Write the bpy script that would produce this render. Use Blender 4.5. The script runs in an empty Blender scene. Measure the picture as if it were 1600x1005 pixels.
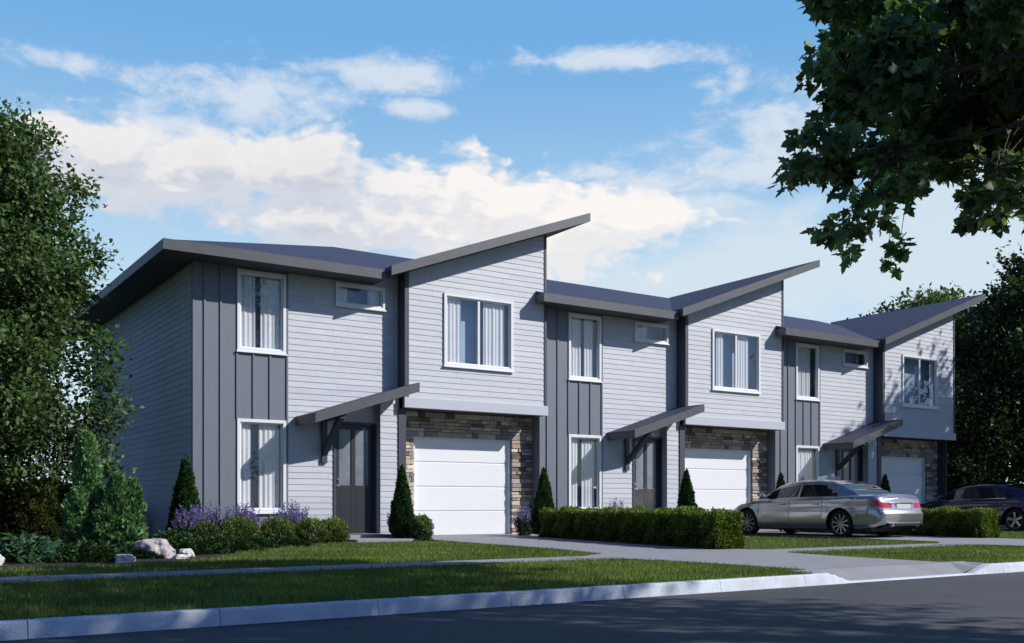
import bpy, math, random
import numpy as np
from mathutils import Vector, Matrix
random.seed(7); RNG = np.random.default_rng(11)
SC = bpy.context.scene
COL = bpy.data.collections.new('street'); SC.collection.children.link(COL)
R = math.radians

# ------------------------------------------------------------------ camera numbers
CAMX, CAMY, CAMZ = -5.66, -19.85, .75
YAW = math.atan(1560/2350.)

# ------------------------------------------------------------------ materials
def nodes(name):
    m = bpy.data.materials.new(name); m.use_nodes = True
    nt = m.node_tree; nt.nodes.clear()
    out = nt.nodes.new('ShaderNodeOutputMaterial')
    return m, nt, out
def N(nt, t, **kw):
    n = nt.nodes.new(t)
    for k, v in kw.items():
        if k in n.inputs: n.inputs[k].default_value = v
        else: setattr(n, k, v)
    return n
def L(nt, a, b): nt.links.new(a, b)

def mat(name, col, rough=.6, var=.12, scale=6., bump=0., bscale=60., metal=0., spec=.5, attr=False, coat=0., stretch=None, dirt=0.):
    m, nt, out = nodes(name)
    b = N(nt, 'ShaderNodeBsdfPrincipled', Roughness=rough, Metallic=metal)
    b.inputs['Specular IOR Level'].default_value = spec
    b.inputs['Coat Weight'].default_value = coat
    L(nt, b.outputs[0], out.inputs[0])
    tc = N(nt, 'ShaderNodeTexCoord'); src = tc.outputs['Object']
    if stretch:
        mp = N(nt, 'ShaderNodeMapping'); mp.inputs['Scale'].default_value = stretch
        L(nt, src, mp.inputs[0]); src = mp.outputs[0]
    nz = N(nt, 'ShaderNodeTexNoise', Scale=scale, Detail=6., Roughness=.6); L(nt, src, nz.inputs['Vector'])
    mr = N(nt, 'ShaderNodeMapRange'); mr.inputs[1].default_value = .25; mr.inputs[2].default_value = .75
    mr.inputs[3].default_value = 1-var; mr.inputs[4].default_value = 1+var
    L(nt, nz.outputs[0], mr.inputs[0])
    mx = N(nt, 'ShaderNodeMix', data_type='RGBA', blend_type='MULTIPLY'); mx.inputs[0].default_value = 1
    mx.inputs[6].default_value = (*col, 1)
    if attr:
        a = N(nt, 'ShaderNodeAttribute', attribute_name='Col'); L(nt, a.outputs['Color'], mx.inputs[6])
    L(nt, mr.outputs[0], mx.inputs[7])
    res = mx.outputs[2]
    if dirt > 0:      # weathering that gathers near the ground
        geo = N(nt, 'ShaderNodeNewGeometry'); sp = N(nt, 'ShaderNodeSeparateXYZ'); L(nt, geo.outputs['Position'], sp.inputs[0])
        dm = N(nt, 'ShaderNodeMapRange'); dm.inputs[1].default_value = 0; dm.inputs[2].default_value = .9
        dm.inputs[3].default_value = dirt; dm.inputs[4].default_value = 0
        L(nt, sp.outputs[2], dm.inputs[0])
        m2 = N(nt, 'ShaderNodeMix', data_type='RGBA'); L(nt, dm.outputs[0], m2.inputs[0]); L(nt, res, m2.inputs[6])
        m2.inputs[7].default_value = (.12, .1, .07, 1); res = m2.outputs[2]
    L(nt, res, b.inputs['Base Color'])
    if bump > 0:
        n2 = N(nt, 'ShaderNodeTexNoise', Scale=bscale, Detail=4.); L(nt, src, n2.inputs['Vector'])
        bp = N(nt, 'ShaderNodeBump', Strength=bump, Distance=.02); L(nt, n2.outputs[0], bp.inputs['Height'])
        L(nt, bp.outputs[0], b.inputs['Normal'])
    return m

def leafmat(name, trans=.3, rough=.5, spec=.3):
    m, nt, out = nodes(name)
    a = N(nt, 'ShaderNodeAttribute', attribute_name='Col')
    b = N(nt, 'ShaderNodeBsdfPrincipled', Roughness=rough); b.inputs['Specular IOR Level'].default_value = spec
    t = N(nt, 'ShaderNodeBsdfTranslucent'); mx = N(nt, 'ShaderNodeMixShader', Fac=trans)
    L(nt, a.outputs['Color'], b.inputs['Base Color'])
    br = N(nt, 'ShaderNodeMix', data_type='RGBA', blend_type='MULTIPLY'); br.inputs[0].default_value = 1
    br.inputs[7].default_value = (1.5, 1.7, .7, 1); L(nt, a.outputs['Color'], br.inputs[6]); L(nt, br.outputs[2], t.inputs[0])
    L(nt, b.outputs[0], mx.inputs[1]); L(nt, t.outputs[0], mx.inputs[2]); L(nt, mx.outputs[0], out.inputs[0])
    return m

def glassmat(name, tint=(.88, .9, .93), ior=1.9):
    m, nt, out = nodes(name)
    tr = N(nt, 'ShaderNodeBsdfTransparent'); tr.inputs[0].default_value = (*tint, 1)
    gl = N(nt, 'ShaderNodeBsdfGlossy', Roughness=.01)
    
    lw = N(nt, 'ShaderNodeLayerWeight', Blend=.5); pw = N(nt, 'ShaderNodeMath', operation='POWER'); L(nt, lw.outputs['Facing'], pw.inputs[0]); pw.inputs[1].default_value = 2.5
    fr = N(nt, 'ShaderNodeMath', operation='MULTIPLY_ADD'); L(nt, pw.outputs[0], fr.inputs[0]); fr.inputs[1].default_value = .8; fr.inputs[2].default_value = .10
    mx = N(nt, 'ShaderNodeMixShader')
    L(nt, fr.outputs[0], mx.inputs[0]); L(nt, tr.outputs[0], mx.inputs[1]); L(nt, gl.outputs[0], mx.inputs[2]); L(nt, mx.outputs[0], out.inputs[0])
    return m

M = dict(
 siding=mat('lap siding paint', (.5, .525, .585), .55, .08, 2.5, .15, 90, stretch=(1, 1, 6), dirt=.22, attr=True),
 trimlight=mat('light trim', (.50, .52, .57), .5, .04, 3),
 boards=mat('charcoal boards', (.16, .178, .212), .5, .07, 3, .1, 60, stretch=(8, 8, 1), dirt=.1),
 dark=mat('dark trim', (.05, .058, .078), .5, .1, 5),
 fascia=mat('fascia brown grey', (.078, .082, .092), .45, .12, 5, .1, 50),
 soffit=mat('soffit', (.07, .072, .08), .7, .08, 4),
 shingle=mat('navy roof shingles', (.034, .041, .085), .75, .2, 14, .5, 45),
 white=mat('white vinyl', (.78, .79, .8), .35, .02, 3),
 garage=mat('white garage door', (.82, .83, .84), .4, .02, 2, .05, 120, dirt=.05),
 stone=mat('ledge stone', (.3, .25, .2), .85, .25, 18, .8, 50, attr=True),
 mortar=mat('mortar', (.10, .09, .08), .9, .15, 20),
 door=mat('charcoal door paint', (.026, .029, .036), .4, .06, 5),
 frosted=mat('frosted door glass', (.2, .23, .27), .15, .3, 2.5, spec=.9),
 curtain=mat('sheer curtain', (.86, .855, .84), .9, .04, 4),
 room=mat('interior', (.50, .62, .76), .9, .2, 1.5),
 steel=mat('brushed steel', (.5, .5, .52), .3, .05, 5, metal=1),
 glass=glassmat('window glass', ior=1.75),
 bark=mat('bark', (.045, .036, .028), .9, .3, 14, .8, 30, stretch=(1, 1, .3)),
 rock=mat('pink granite', (.40, .36, .35), .85, .45, 9, .9, 14),
 rockpale=mat('pale limestone', (.55, .54, .5), .85, .2, 9, .9, 14),
 soil=mat('mulch', (.022, .018, .014), .95, .5, 30, 1., 60),
 leaf=leafmat('leaf'), needle=leafmat('needles', .12, .6, .2), blade=leafmat('grass blade', .3, .55, .25),
 petal=leafmat('petals', .3, .7, .1),
)

# ------------------------------------------------------------------ object helpers
def link(o, parent=None):
    COL.objects.link(o)
    if parent is not None: o.parent = parent
    return o
def thing(name, label, cat, loc=(0, 0, 0), rz=0, group=None):
    o = bpy.data.objects.new(name, None); o.empty_display_size = .3
    link(o); o.location = loc; o.rotation_euler = (0, 0, rz)
    tag(o, label, cat, group); return o
def tag(o, label=None, cat=None, group=None, kind=None):
    if label: o['label'] = label
    if cat: o['category'] = cat
    if group: o['group'] = group
    if kind: o['kind'] = kind
    return o
def copy_tree(o, parent=None, skip=()):
    c = o.copy(); COL.objects.link(c); c.parent = parent
    for ch in list(o.children):
        if ch.name.split('.')[0] in skip: continue
        copy_tree(ch, c, skip)
    return c

class MB:
    def __init__(s): s.v = []; s.f = []; s.c = []; s.mi = []
    def face(s, pts, col=None, mi=0):
        b = len(s.v); s.v += [tuple(p) for p in pts]; s.f.append(tuple(range(b, b+len(pts)))); s.c.append(col); s.mi.append(mi)
    def box(s, x0, x1, y0, y1, z0, z1, col=None):
        s.hexa([(x0, y0, z0), (x1, y0, z0), (x1, y1, z0), (x0, y1, z0), (x0, y0, z1), (x1, y0, z1), (x1, y1, z1), (x0, y1, z1)], col)
    def hexa(s, p, col=None):
        b = len(s.v); s.v += [tuple(q) for q in p]
        for f in ((0, 3, 2, 1), (4, 5, 6, 7), (0, 1, 5, 4), (1, 2, 6, 5), (2, 3, 7, 6), (3, 0, 4, 7)):
            s.f.append(tuple(b+i for i in f)); s.c.append(col); s.mi.append(0)
    def bar(s, a, b_, w, h):       # beam a->b, width w (horizontal), height h
        a = Vector(a); b_ = Vector(b_); d = (b_-a).normalized()
        sd = d.cross(Vector((0, 0, 1))); sd = sd.normalized() if sd.length > 1e-3 else Vector((1, 0, 0)); up = sd.cross(d)
        P = []
        for q in (a, b_):
            P.append([q+sd*i*w/2+up*j*h/2 for i, j in ((-1, -1), (1, -1), (1, 1), (-1, 1))])
        s.hexa(P[0]+P[1])
    def slab(s, poly, top, th):    # poly xy ccw, top(x,y), thickness
        T = [(x, y, top(x, y)) for x, y in poly]; B = [(x, y, z-th) for x, y, z in T]
        s.face(T); s.face(B[::-1]); n = len(T)
        for i in range(n): s.face([B[i], B[(i+1) % n], T[(i+1) % n], T[i]])
    def tube(s, pts, rad, n=8):
        rings = []
        for i, p in enumerate(pts):
            p = Vector(p); a = Vector(pts[max(i-1, 0)]); b = Vector(pts[min(i+1, len(pts)-1)])
            d = (b-a).normalized(); u = d.orthogonal().normalized(); w = d.cross(u)
            rings.append(len(s.v))
            for k in range(n):
                t = 2*math.pi*k/n; s.v.append(tuple(p+(u*math.cos(t)+w*math.sin(t))*rad[i]))
        for r0, r1 in zip(rings, rings[1:]):
            # align rings to limit twist
            best = min(range(n), key=lambda o: sum((Vector(s.v[r0+k])-Vector(s.v[r1+(k+o) % n])).length for k in range(n)))
            for k in range(n):
                s.f.append((r0+k, r0+(k+1) % n, r1+(k+1+best) % n, r1+(k+best) % n)); s.c.append(None); s.mi.append(0)
        s.f.append(tuple(rings[-1]+k for k in range(n))); s.c.append(None); s.mi.append(0)
        s.f.append(tuple(rings[0]+k for k in range(n))[::-1]); s.c.append(None); s.mi.append(0)
    def lathe(s, prof, n=32, axis='y', c=(0, 0, 0), mi=0):   # prof: (r, offset along axis)
        b = len(s.v)
        for r, o in prof:
            for k in range(n):
                t = 2*math.pi*k/n
                s.v.append((c[0]+r*math.cos(t), c[1]+o, c[2]+r*math.sin(t)) if axis == 'y' else (c[0]+r*math.cos(t), c[1]+r*math.sin(t), c[2]+o))
        for i in range(len(prof)-1):
            for k in range(n):
                s.f.append((b+i*n+k, b+i*n+(k+1) % n, b+(i+1)*n+(k+1) % n, b+(i+1)*n+k)); s.c.append(None); s.mi.append(mi)
    def build(s, name, m, parent=None, smooth=False, bevel=0, angle=35):
        me = bpy.data.meshes.new(name); me.from_pydata(s.v, [], s.f)
        for mm in (m if isinstance(m, (list, tuple)) else [m]): me.materials.append(mm)
        if any(s.mi): me.polygons.foreach_set('material_index', s.mi)
        if any(c is not None for c in s.c):
            ca = me.color_attributes.new('Col', 'FLOAT_COLOR', 'CORNER'); buf = []
            for f, c in zip(s.f, s.c): buf += list((*(c or (.3, .3, .3)), 1))*len(f)
            ca.data.foreach_set('color', buf)
        if smooth:
            me.polygons.foreach_set('use_smooth', [True]*len(me.polygons)); me.update(); me.set_sharp_from_angle(angle=R(angle))
        me.update()
        o = bpy.data.objects.new(name, me); link(o, parent)
        if bevel:
            bm = o.modifiers.new('bevel', 'BEVEL'); bm.width = bevel; bm.segments = 2; bm.limit_method = 'ANGLE'
        return o

def clip(poly, a, b, c):      # keep a*x+b*y<=c on (u,z) tuples
    out = []
    for i in range(len(poly)):
        p, q = poly[i], poly[(i+1) % len(poly)]
        dp, dq = a*p[0]+b*p[1]-c, a*q[0]+b*q[1]-c
        if dp <= 0: out.append(p)
        if dp*dq < 0:
            t = dp/(dp-dq); out.append(tuple(p[k]+t*(q[k]-p[k]) for k in range(2)))
    return out

def lap(mb, org, ud, nd, u0, u1, z0, z1, holes=(), pitch=.127, th=.010, top=None):
    """lap siding: org (x,y) of u=0, ud along the wall, nd outward; top=(slope, intercept) clips z<=slope*u+intercept"""
    ud = Vector((*ud, 0)); nd = Vector((*nd, 0)); og = Vector((*org, 0))
    flip = ud.cross(Vector((0, 0, 1))).dot(nd) < 0
    zc = z0; rj = random.Random(int((u0+z0+org[0]*7+org[1]*3)*100))
    while zc < z1-1e-4:
        za, zb = zc, min(zc+pitch, z1); j0 = u0+rj.uniform(.3, 3.0); joints = [j0+3.05*q for q in range(5)]; tones = [rj.uniform(.94, 1.04) for _ in range(8)]
        cuts = sorted({za, zb, *[h for H in holes for h in (H[2], H[3]) if za < h < zb]})
        for ca, cb in zip(cuts, cuts[1:]):
            mid = (ca+cb)/2; segs = [(u0, u1)]
            for H in holes:
                if H[2] < mid < H[3]:
                    ns = []
                    for a, b in segs:
                        if H[1] <= a or H[0] >= b: ns.append((a, b)); continue
                        if H[0] > a: ns.append((a, H[0]))
                        if H[1] < b: ns.append((H[1], b))
                    segs = ns
            s2 = []
            for a, b in segs:
                for jn in joints:
                    if a+.05 < jn < b-.05: s2.append((a, jn-.0015)); a = jn+.0015
                s2.append((a, b))
            for a, b in s2:
                tn = tones[sum(jn < a for jn in joints)]; tc_ = (.52*tn, .54*tn, .58*tn)
                poly = [(a, ca), (b, ca), (b, cb), (a, cb)]
                if top: poly = clip(poly, -top[0], 1, top[1])
                if len(poly) < 3: continue
                off = lambda z: th*(1-(z-za)/pitch)+.002
                P = [og+ud*p[0]+nd*off(p[1])+Vector((0, 0, p[1])) for p in poly]
                mb.face(P[::-1] if flip else P, tc_)
                if ca == za and (not top or top[0]*(a+b)/2+top[1] > ca):
                    q = [(a, ca), (b, ca)]
                    A = [og+ud*a+Vector((0, 0, ca)), og+ud*b+Vector((0, 0, ca)), og+ud*b+nd*(th+.002)+Vector((0, 0, ca)), og+ud*a+nd*(th+.002)+Vector((0, 0, ca))]
                    mb.face(A, tc_)
        zc += pitch

def pt_in(poly, X, Y):
    X = np.asarray(X); Y = np.asarray(Y); ins = np.zeros(X.shape, bool); n = len(poly)
    for i in range(n):
        x1, y1 = poly[i]; x2, y2 = poly[(i+1) % n]
        c = ((y1 > Y) != (y2 > Y)) & (X < (x2-x1)*(Y-y1)/((y2-y1) or 1e-9)+x1)
        ins ^= c
    return ins

# ------------------------------------------------------------------ leaves
LEAF_S = (np.array([(0, 0, 0), (-.28, .45, .06), (0, 1, 0), (.28, .45, .06)]), [(0, 1, 2, 3)])
LEAF_F = (np.array([(0, 0, 0), (-.32, .42, .10), (0, 1, -.05), (.32, .42, .10)]), [(0, 1, 2), (0, 2, 3)])
_m = [(0, 0), (-.12, .12), (-.42, .05), (-.30, .28), (-.58, .50), (-.26, .55), (-.22, .78), (0, 1.05), (.22, .78), (.26, .55), (.58, .50), (.30, .28), (.42, .05), (.12, .12)]
LEAF_M = (np.array([(x, y, -.12*abs(x)-.1*y*y) for x, y in _m]), [tuple(range(14))[::-1]])
LEAF_N = (np.array([(-.07, 0, 0), (.07, 0, 0), (.05, .7, 0), (0, 1, 0), (-.05, .7, 0)]), [(0, 1, 2, 3, 4)])

def scatter(name, pts, size, dirs, spread, cols, m, parent, shape, facing=None):
    """one leaf per point: dirs = preferred direction of its long axis, spread = randomness"""
    sv, sf = shape; n = len(pts)
    d = dirs+RNG.normal(size=(n, 3))*spread; d /= np.linalg.norm(d, axis=1)[:, None]+1e-9
    r = RNG.normal(size=(n, 3)) if facing is None else facing+RNG.normal(size=(n, 3))*.5
    r = r-(r*d).sum(1)[:, None]*d; r /= np.linalg.norm(r, axis=1)[:, None]+1e-9
    sx = np.cross(d, r)
    V = pts[:, None, :]+size[:, None, None]*(sv[None, :, 0, None]*sx[:, None]+sv[None, :, 1, None]*d[:, None]+sv[None, :, 2, None]*r[:, None])
    k = len(sv); V = V.reshape(-1, 3)
    lt = np.array([len(f) for f in sf]); li = np.concatenate([np.array(f) for f in sf])
    loops = (np.arange(n)[:, None]*k+li[None]).ravel()
    tot = np.tile(lt, n); start = np.concatenate([[0], np.cumsum(tot)[:-1]])
    me = bpy.data.meshes.new(name)
    me.vertices.add(len(V)); me.vertices.foreach_set('co', V.ravel().astype(np.float32))
    me.loops.add(len(loops)); me.loops.foreach_set('vertex_index', loops.astype(np.int32))
    me.polygons.add(len(tot)); me.polygons.foreach_set('loop_start', start.astype(np.int32))
    me.materials.append(m); me.update(calc_edges=True)
    ca = me.color_attributes.new('Col', 'FLOAT_COLOR', 'CORNER')
    c4 = np.concatenate([np.clip(cols, 0, 1), np.ones((n, 1))], 1)
    ca.data.foreach_set('color', np.repeat(c4, len(li), axis=0).ravel().astype(np.float32))
    o = bpy.data.objects.new(name, me); return link(o, parent)

def tint(base, n, v=.25, hue=.1, clump=None):
    b = np.array(base)[None]*(1+RNG.normal(size=(n, 1))*v)
    if clump is not None: b = b*clump[:, None]
    h = RNG.normal(size=(n, 1))*hue
    return np.clip(b*np.concatenate([1+h, 1+0*h, 1-h], 1), .004, 1)

def unit(v): return v/(np.linalg.norm(v, axis=-1, keepdims=True)+1e-9)

def crown(parent, centres, radii, per, leafsize, base, shape=LEAF_F, m=None, flat=.7, droop=-.3, name='crown', v=.25):
    cs = []; ss = []; cl = []; fc = []
    for c, r in zip(centres, radii):
        n = max(8, int(per*r*r)); q = unit(RNG.normal(size=(n, 3)))*(RNG.random((n, 1))**.35)*r*(1+.25*RNG.normal(size=(n, 1)))
        q[:, 2] *= flat
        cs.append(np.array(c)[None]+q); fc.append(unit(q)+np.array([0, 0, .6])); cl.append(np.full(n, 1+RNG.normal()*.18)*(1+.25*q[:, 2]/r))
    P = np.concatenate(cs); n = len(P)
    size = leafsize*RNG.uniform(.6, 1.25, n)
    dirs = unit(np.concatenate(fc))*.8+np.array([0, 0, droop])
    return scatter(name, P, size, dirs, .5, tint(base, n, v, .1, np.concatenate(cl)), m or M['leaf'], parent, shape, np.concatenate(fc))

def tree(name, label, cat, x, y, h, crown_c, crown_r, nclump, clump_r, per, leafsize, base, group=None, trunk_r=.16, shape=LEAF_F, shell=.55, seed=0, trunk_top=None, extra=()):
    global RNG
    RNG = np.random.default_rng(100+seed); rnd = random.Random(seed)
    t = thing(name, label, cat, (x, y, 0), 0, group)
    C = np.array(crown_c)-np.array([x, y, 0]); cr = np.array(crown_r)
    cs = unit(RNG.normal(size=(nclump, 3)))*(shell+(1-shell)*RNG.random((nclump, 1))**.6)*cr+C
    cs[:, 2] = np.maximum(cs[:, 2], 1.25 if trunk_r > .19 else .9)
    rr = clump_r*RNG.uniform(.65, 1.35, nclump)
    if len(extra): cs = np.concatenate([cs, np.array(extra)-np.array([x, y, 0])]); rr = np.concatenate([rr, np.full(len(extra), clump_r*.85)])
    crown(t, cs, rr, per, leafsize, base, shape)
    mb = MB(); top = np.array(trunk_top) - np.array([x, y, 0]) if trunk_top is not None else C+np.array([0, 0, cr[2]*.5])
    tp = [np.array([0, 0, -.1]), top*np.array([.1, .1, .3]), top*np.array([.5, .5, .6]), top]
    mb.tube(tp, [trunk_r*1.25, trunk_r, trunk_r*.7, trunk_r*.2], 9)
    for c in cs[::3]:
        f = rnd.uniform(.3, .8); a = tp[0]+(tp[-1]-tp[0])*f; a[:2] = (top*.5*f)[:2] if f < .6 else a[:2]
        mid = a*.5+c*.5+np.array([0, 0, .15*rnd.random()])
        mb.tube([a, mid, c], [trunk_r*.32, trunk_r*.2, .01], 5)
    mb.build('trunk', M['bark'], t, smooth=True)
    return t

# =================================================================== SETTING
P = 8.33
def sheet(name, poly, z, m):
    mb = MB(); mb.face([(x, y, z) for x, y in poly]); o = mb.build(name, m); return tag(o, kind='structure')

def asphalt():
    m, nt, out = nodes('asphalt'); b = N(nt, 'ShaderNodeBsdfPrincipled', Roughness=.85); L(nt, b.outputs[0], out.inputs[0])
    tc = N(nt, 'ShaderNodeTexCoord')
    n1 = N(nt, 'ShaderNodeTexNoise', Scale=.5, Detail=5.); n2 = N(nt, 'ShaderNodeTexNoise', Scale=90., Detail=3.); v = N(nt, 'ShaderNodeTexVoronoi', Scale=70.)
    for q in (n1, n2, v): L(nt, tc.outputs['Object'], q.inputs['Vector'])
    cr = N(nt, 'ShaderNodeValToRGB'); cr.color_ramp.elements[0].position = .3; cr.color_ramp.elements[0].color = (.045, .047, .055, 1)
    cr.color_ramp.elements[1].position = .7; cr.color_ramp.elements[1].color = (.07, .072, .08, 1); L(nt, n1.outputs[0], cr.inputs[0])
    mx = N(nt, 'ShaderNodeMix', data_type='RGBA', blend_type='OVERLAY'); mx.inputs[0].default_value = .7
    L(nt, cr.outputs[0], mx.inputs[6]); L(nt, n2.outputs[0], mx.inputs[7]); L(nt, mx.outputs[2], b.inputs['Base Color'])
    wn = N(nt, 'ShaderNodeTexNoise', Scale=1.7, Detail=6.); L(nt, tc.outputs['Object'], wn.inputs['Vector'])
    wa = N(nt, 'ShaderNodeVectorMath', operation='MULTIPLY_ADD'); L(nt, wn.outputs['Color'], wa.inputs[0]); wa.inputs[1].default_value = (1.1, 1.1, 0); L(nt, tc.outputs['Object'], wa.inputs[2])
    vc = N(nt, 'ShaderNodeTexVoronoi', Scale=.23, feature='DISTANCE_TO_EDGE'); L(nt, wa.outputs[0], vc.inputs['Vector'])
    cm = N(nt, 'ShaderNodeMapRange'); cm.inputs[1].default_value = .0; cm.inputs[2].default_value = .005; cm.inputs[3].default_value = .55; cm.inputs[4].default_value = 1; L(nt, vc.outputs['Distance'], cm.inputs[0])
    ck = N(nt, 'ShaderNodeMix', data_type='RGBA', blend_type='MULTIPLY'); ck.inputs[0].default_value = 1; L(nt, mx.outputs[2], ck.inputs[6]); L(nt, cm.outputs[0], ck.inputs[7]); L(nt, ck.outputs[2], b.inputs['Base Color'])
    bp = N(nt, 'ShaderNodeBump', Strength=.5, Distance=.006); L(nt, v.outputs[0], bp.inputs['Height']); L(nt, bp.outputs[0], b.inputs['Normal'])
    return m
M['asphalt'] = asphalt()
M['concrete'] = mat('concrete', (.27, .275, .295), .85, .12, 3, .3, 120)
M['kerb'] = mat('kerb concrete', (.58, .63, .70), .8, .18, 5, .4, 70)
M['turf'] = mat('turf soil', (.035, .06, .016), .95, .4, 9, .6, 50)
M['meadow'] = mat('far meadow', (.05, .075, .025), .95, .3, .3)

sheet('ground', [(-1500, -1500), (1500, -1500), (1500, 1500), (-1500, 1500)], -.16, M['meadow'])
sheet('road', [(-90, -21.2), (120, -21.2), (120, -12.86), (-90, -12.86)], -.10, M['asphalt'])
edge = [(-90, -12.78)]
for i in range(3): edge += [(2.85+i*P, -12.78), (2.85+i*P, -12.47), (6.15+i*P, -12.47), (6.15+i*P, -12.78)]
sheet('lawn', edge+[(120, -12.78), (120, 45), (-90, 45)], 0, M['turf'])
sheet('far_verge', [(-90, -60), (120, -60), (120, -21.3), (-90, -21.3)], 0, M['turf'])
SW = [(-90, -9.5), (120, -9.5), (120, -8.68), (-90, -8.68)]
# pavement with joints as separate slabs cut by thin grooves
mb = MB(); x = -40.
while x < 60:
    mb.box(x+.006, x+1.5-.006, -9.5, -8.68, -.02, .020); x += 1.5
tag(mb.build('pavement', M['concrete']), kind='structure')
DRV = [(4.75, .44), (4.72, .0), (4.35, -1.4), (4.15, -3.2), (3.95, -6.5), (3.6, -8.3), (3.0, -8.7), (2.5, -8.9), (2.5, -9.3), (2.95, -9.55), (3.15, -10.6), (3.2, -12.44),
       (5.75, -12.44), (5.9, -10.6), (6.1, -9.6), (6.6, -9.3), (6.9, -8.9), (6.35, -8.6), (6.55, -7.5), (6.95, -4.), (7.45, -1.2), (8.28, .0), (8.28, .44)]
for i in range(3):
    sheet('driveway', [(x+i*P, y) for x, y in DRV], .025, M['concrete'])
# kerb: cast lengths with joints, dropped across each driveway mouth
def kz(x):
    z = .015
    for i in range(0, 3):
        c0, c1 = 3.35+i*P, 5.65+i*P
        if c0-.35 < x < c1+.35: z = min(z, -.085+.10*max(0, max(c0-x, x-c1))/.35)
    return z
mb = MB(); x = -40.1; LK = 1.22
while x < 60:
    xs = [x+.003+(LK-.006)*k/10 for k in range(11)]
    for a, b in zip(xs, xs[1:]):
        za, zb = kz(a), kz(b); y0, y1 = -12.93, -12.785
        mb.hexa([(a, y0, -.16), (b, y0, -.16), (b, y1, -.16), (a, y1, -.16), (a, y0+.035, za-.012), (b, y0+.035, zb-.012), (b, y1, za), (a, y1, za)])
        mb.hexa([(a, y0+.035, za-.012), (b, y0+.035, zb-.012), (b, y1, zb-.012), (a, y1, za-.012), (a, y0+.055, za), (b, y0+.055, zb), (b, y1, zb), (a, y1, za)])
    x += LK
tag(mb.build('kerb', M['kerb']), kind='structure')
for i in range(3):      # sloping apron between the driveway and the dropped kerb
    mb = MB(); o_ = i*P; n = 12
    for k in range(n):
        a, b = 2.86+o_+3.28*k/n, 2.86+o_+3.28*(k+1)/n
        mb.face([(a, -12.785, kz(a)+.001), (b, -12.785, kz(b)+.001), (b, -12.43, .0262), (a, -12.43, .0262)])
    tag(mb.build('apron', M['concrete']), kind='structure')
mb = MB(); mb.box(-60, 80, -21.35, -21.15, -.16, .015); tag(mb.build('far_kerb', M['kerb']), kind='structure')
BED = [(-5.5, .5), (2.45, .3), (2.45, -1.9), (1.6, -2.3), (.4, -2.7), (-.4, -3.9), (-.95, -5.4), (-1.7, -6.5), (-3.0, -7.1), (-5.5, -6.9)]
sheet('planting_bed', BED, .006, M['soil'])
BED2 = [(3.45, -1.3), (4.5, -1.3), (4.3, -2.3), (3.9, -2.2), (3.6, -1.9)]
sheet('planting_bed', [(3.86, -.1), (4.6, -.1), (4.5, -1.0), (4.25, -1.9), (3.86, -1.9)], .006, M['soil'])

# grass blades
def grass():
    global RNG
    RNG = np.random.default_rng(5)
    pts = []
    def patch(x0, x1, y0, y1, dens):
        n = int((x1-x0)*(y1-y0)*dens); pts.append(np.stack([RNG.uniform(x0, x1, n), RNG.uniform(y0, y1, n)], 1))
    patch(-6.5, 4, -12.72, -9.52, 2600); patch(4, 17, -12.72, -9.52, 1100)
    patch(-6.5, 5, -8.66, -4.5, 1500); patch(0, 5, -4.5, -1.9, 900); patch(5, 26, -8.66, -1, 450); patch(-9, -5, -8.6, 8, 250); patch(26, 40, -12, 2, 150)
    patch(-6.5, 17, -12.83, -12.70, 4200); patch(-6.5, 12, -9.53, -9.46, 2600); patch(-6.5, 12, -8.70, -8.64, 2200)      # tufts creeping over the concrete
    p = np.concatenate(pts); X, Y = p[:, 0], p[:, 1]; keep = np.ones(len(p), bool)
    wig = .03*np.sin(X*9.1)+.02*np.sin(X*23.7+1)
    for i in range(3): keep &= ~pt_in([(x+i*P, y) for x, y in DRV], X+wig*.6, Y)
    keep &= ~pt_in(BED, X+wig, Y)
    for i in range(3): keep &= ~((X > 2.85+i*P) & (X < 6.15+i*P) & (Y < -12.44))
    keep &= ~((Y > -2.4) & (X > 2.45) & (X < 4.5))
    p = p[keep]; n = len(p); X, Y = p[:, 0], p[:, 1]
    patchy = 1+.16*np.sin(X*1.7+2*np.sin(Y*1.3))+.12*np.sin(Y*4.1+X*2.3)
    pts3 = np.concatenate([p, np.zeros((n, 1))], 1)
    cols = tint((.135, .185, .042), n, .28, .14, patchy)
    dry = RNG.random(n) < .08; cols[dry] = np.array([.17, .16, .07])*RNG.uniform(.6, 1.1, (dry.sum(), 1))
    o = scatter('grass', pts3, RNG.uniform(.028, .062, n), np.tile([0, 0, 1.], (n, 1)), .38, cols, M['blade'], None,
                (np.array([(-.11, 0, 0), (.11, 0, 0), (.03, 1, .1)]), [(0, 1, 2)]))
    tag(o, 'short mown green grass of the front lawns and verge', 'grass', kind='stuff')
grass()

# =================================================================== TOWNHOUSES
J = -.33                # front face of the upstairs wing
REC = .33               # stone face of the garage recess
EZ, EY, PIT = 5.71, -.70, .333
RY = 5.30; RZ = EZ+PIT*(RY-EY)
WX0, WX1, WZ0, WP, WY = 3.90, 9.17, 5.79, .37, -.85
wtop = lambda x, y=0: WZ0+WP*(x-WX0)
mtop = lambda x, y: EZ+PIT*(y-EY)

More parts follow.
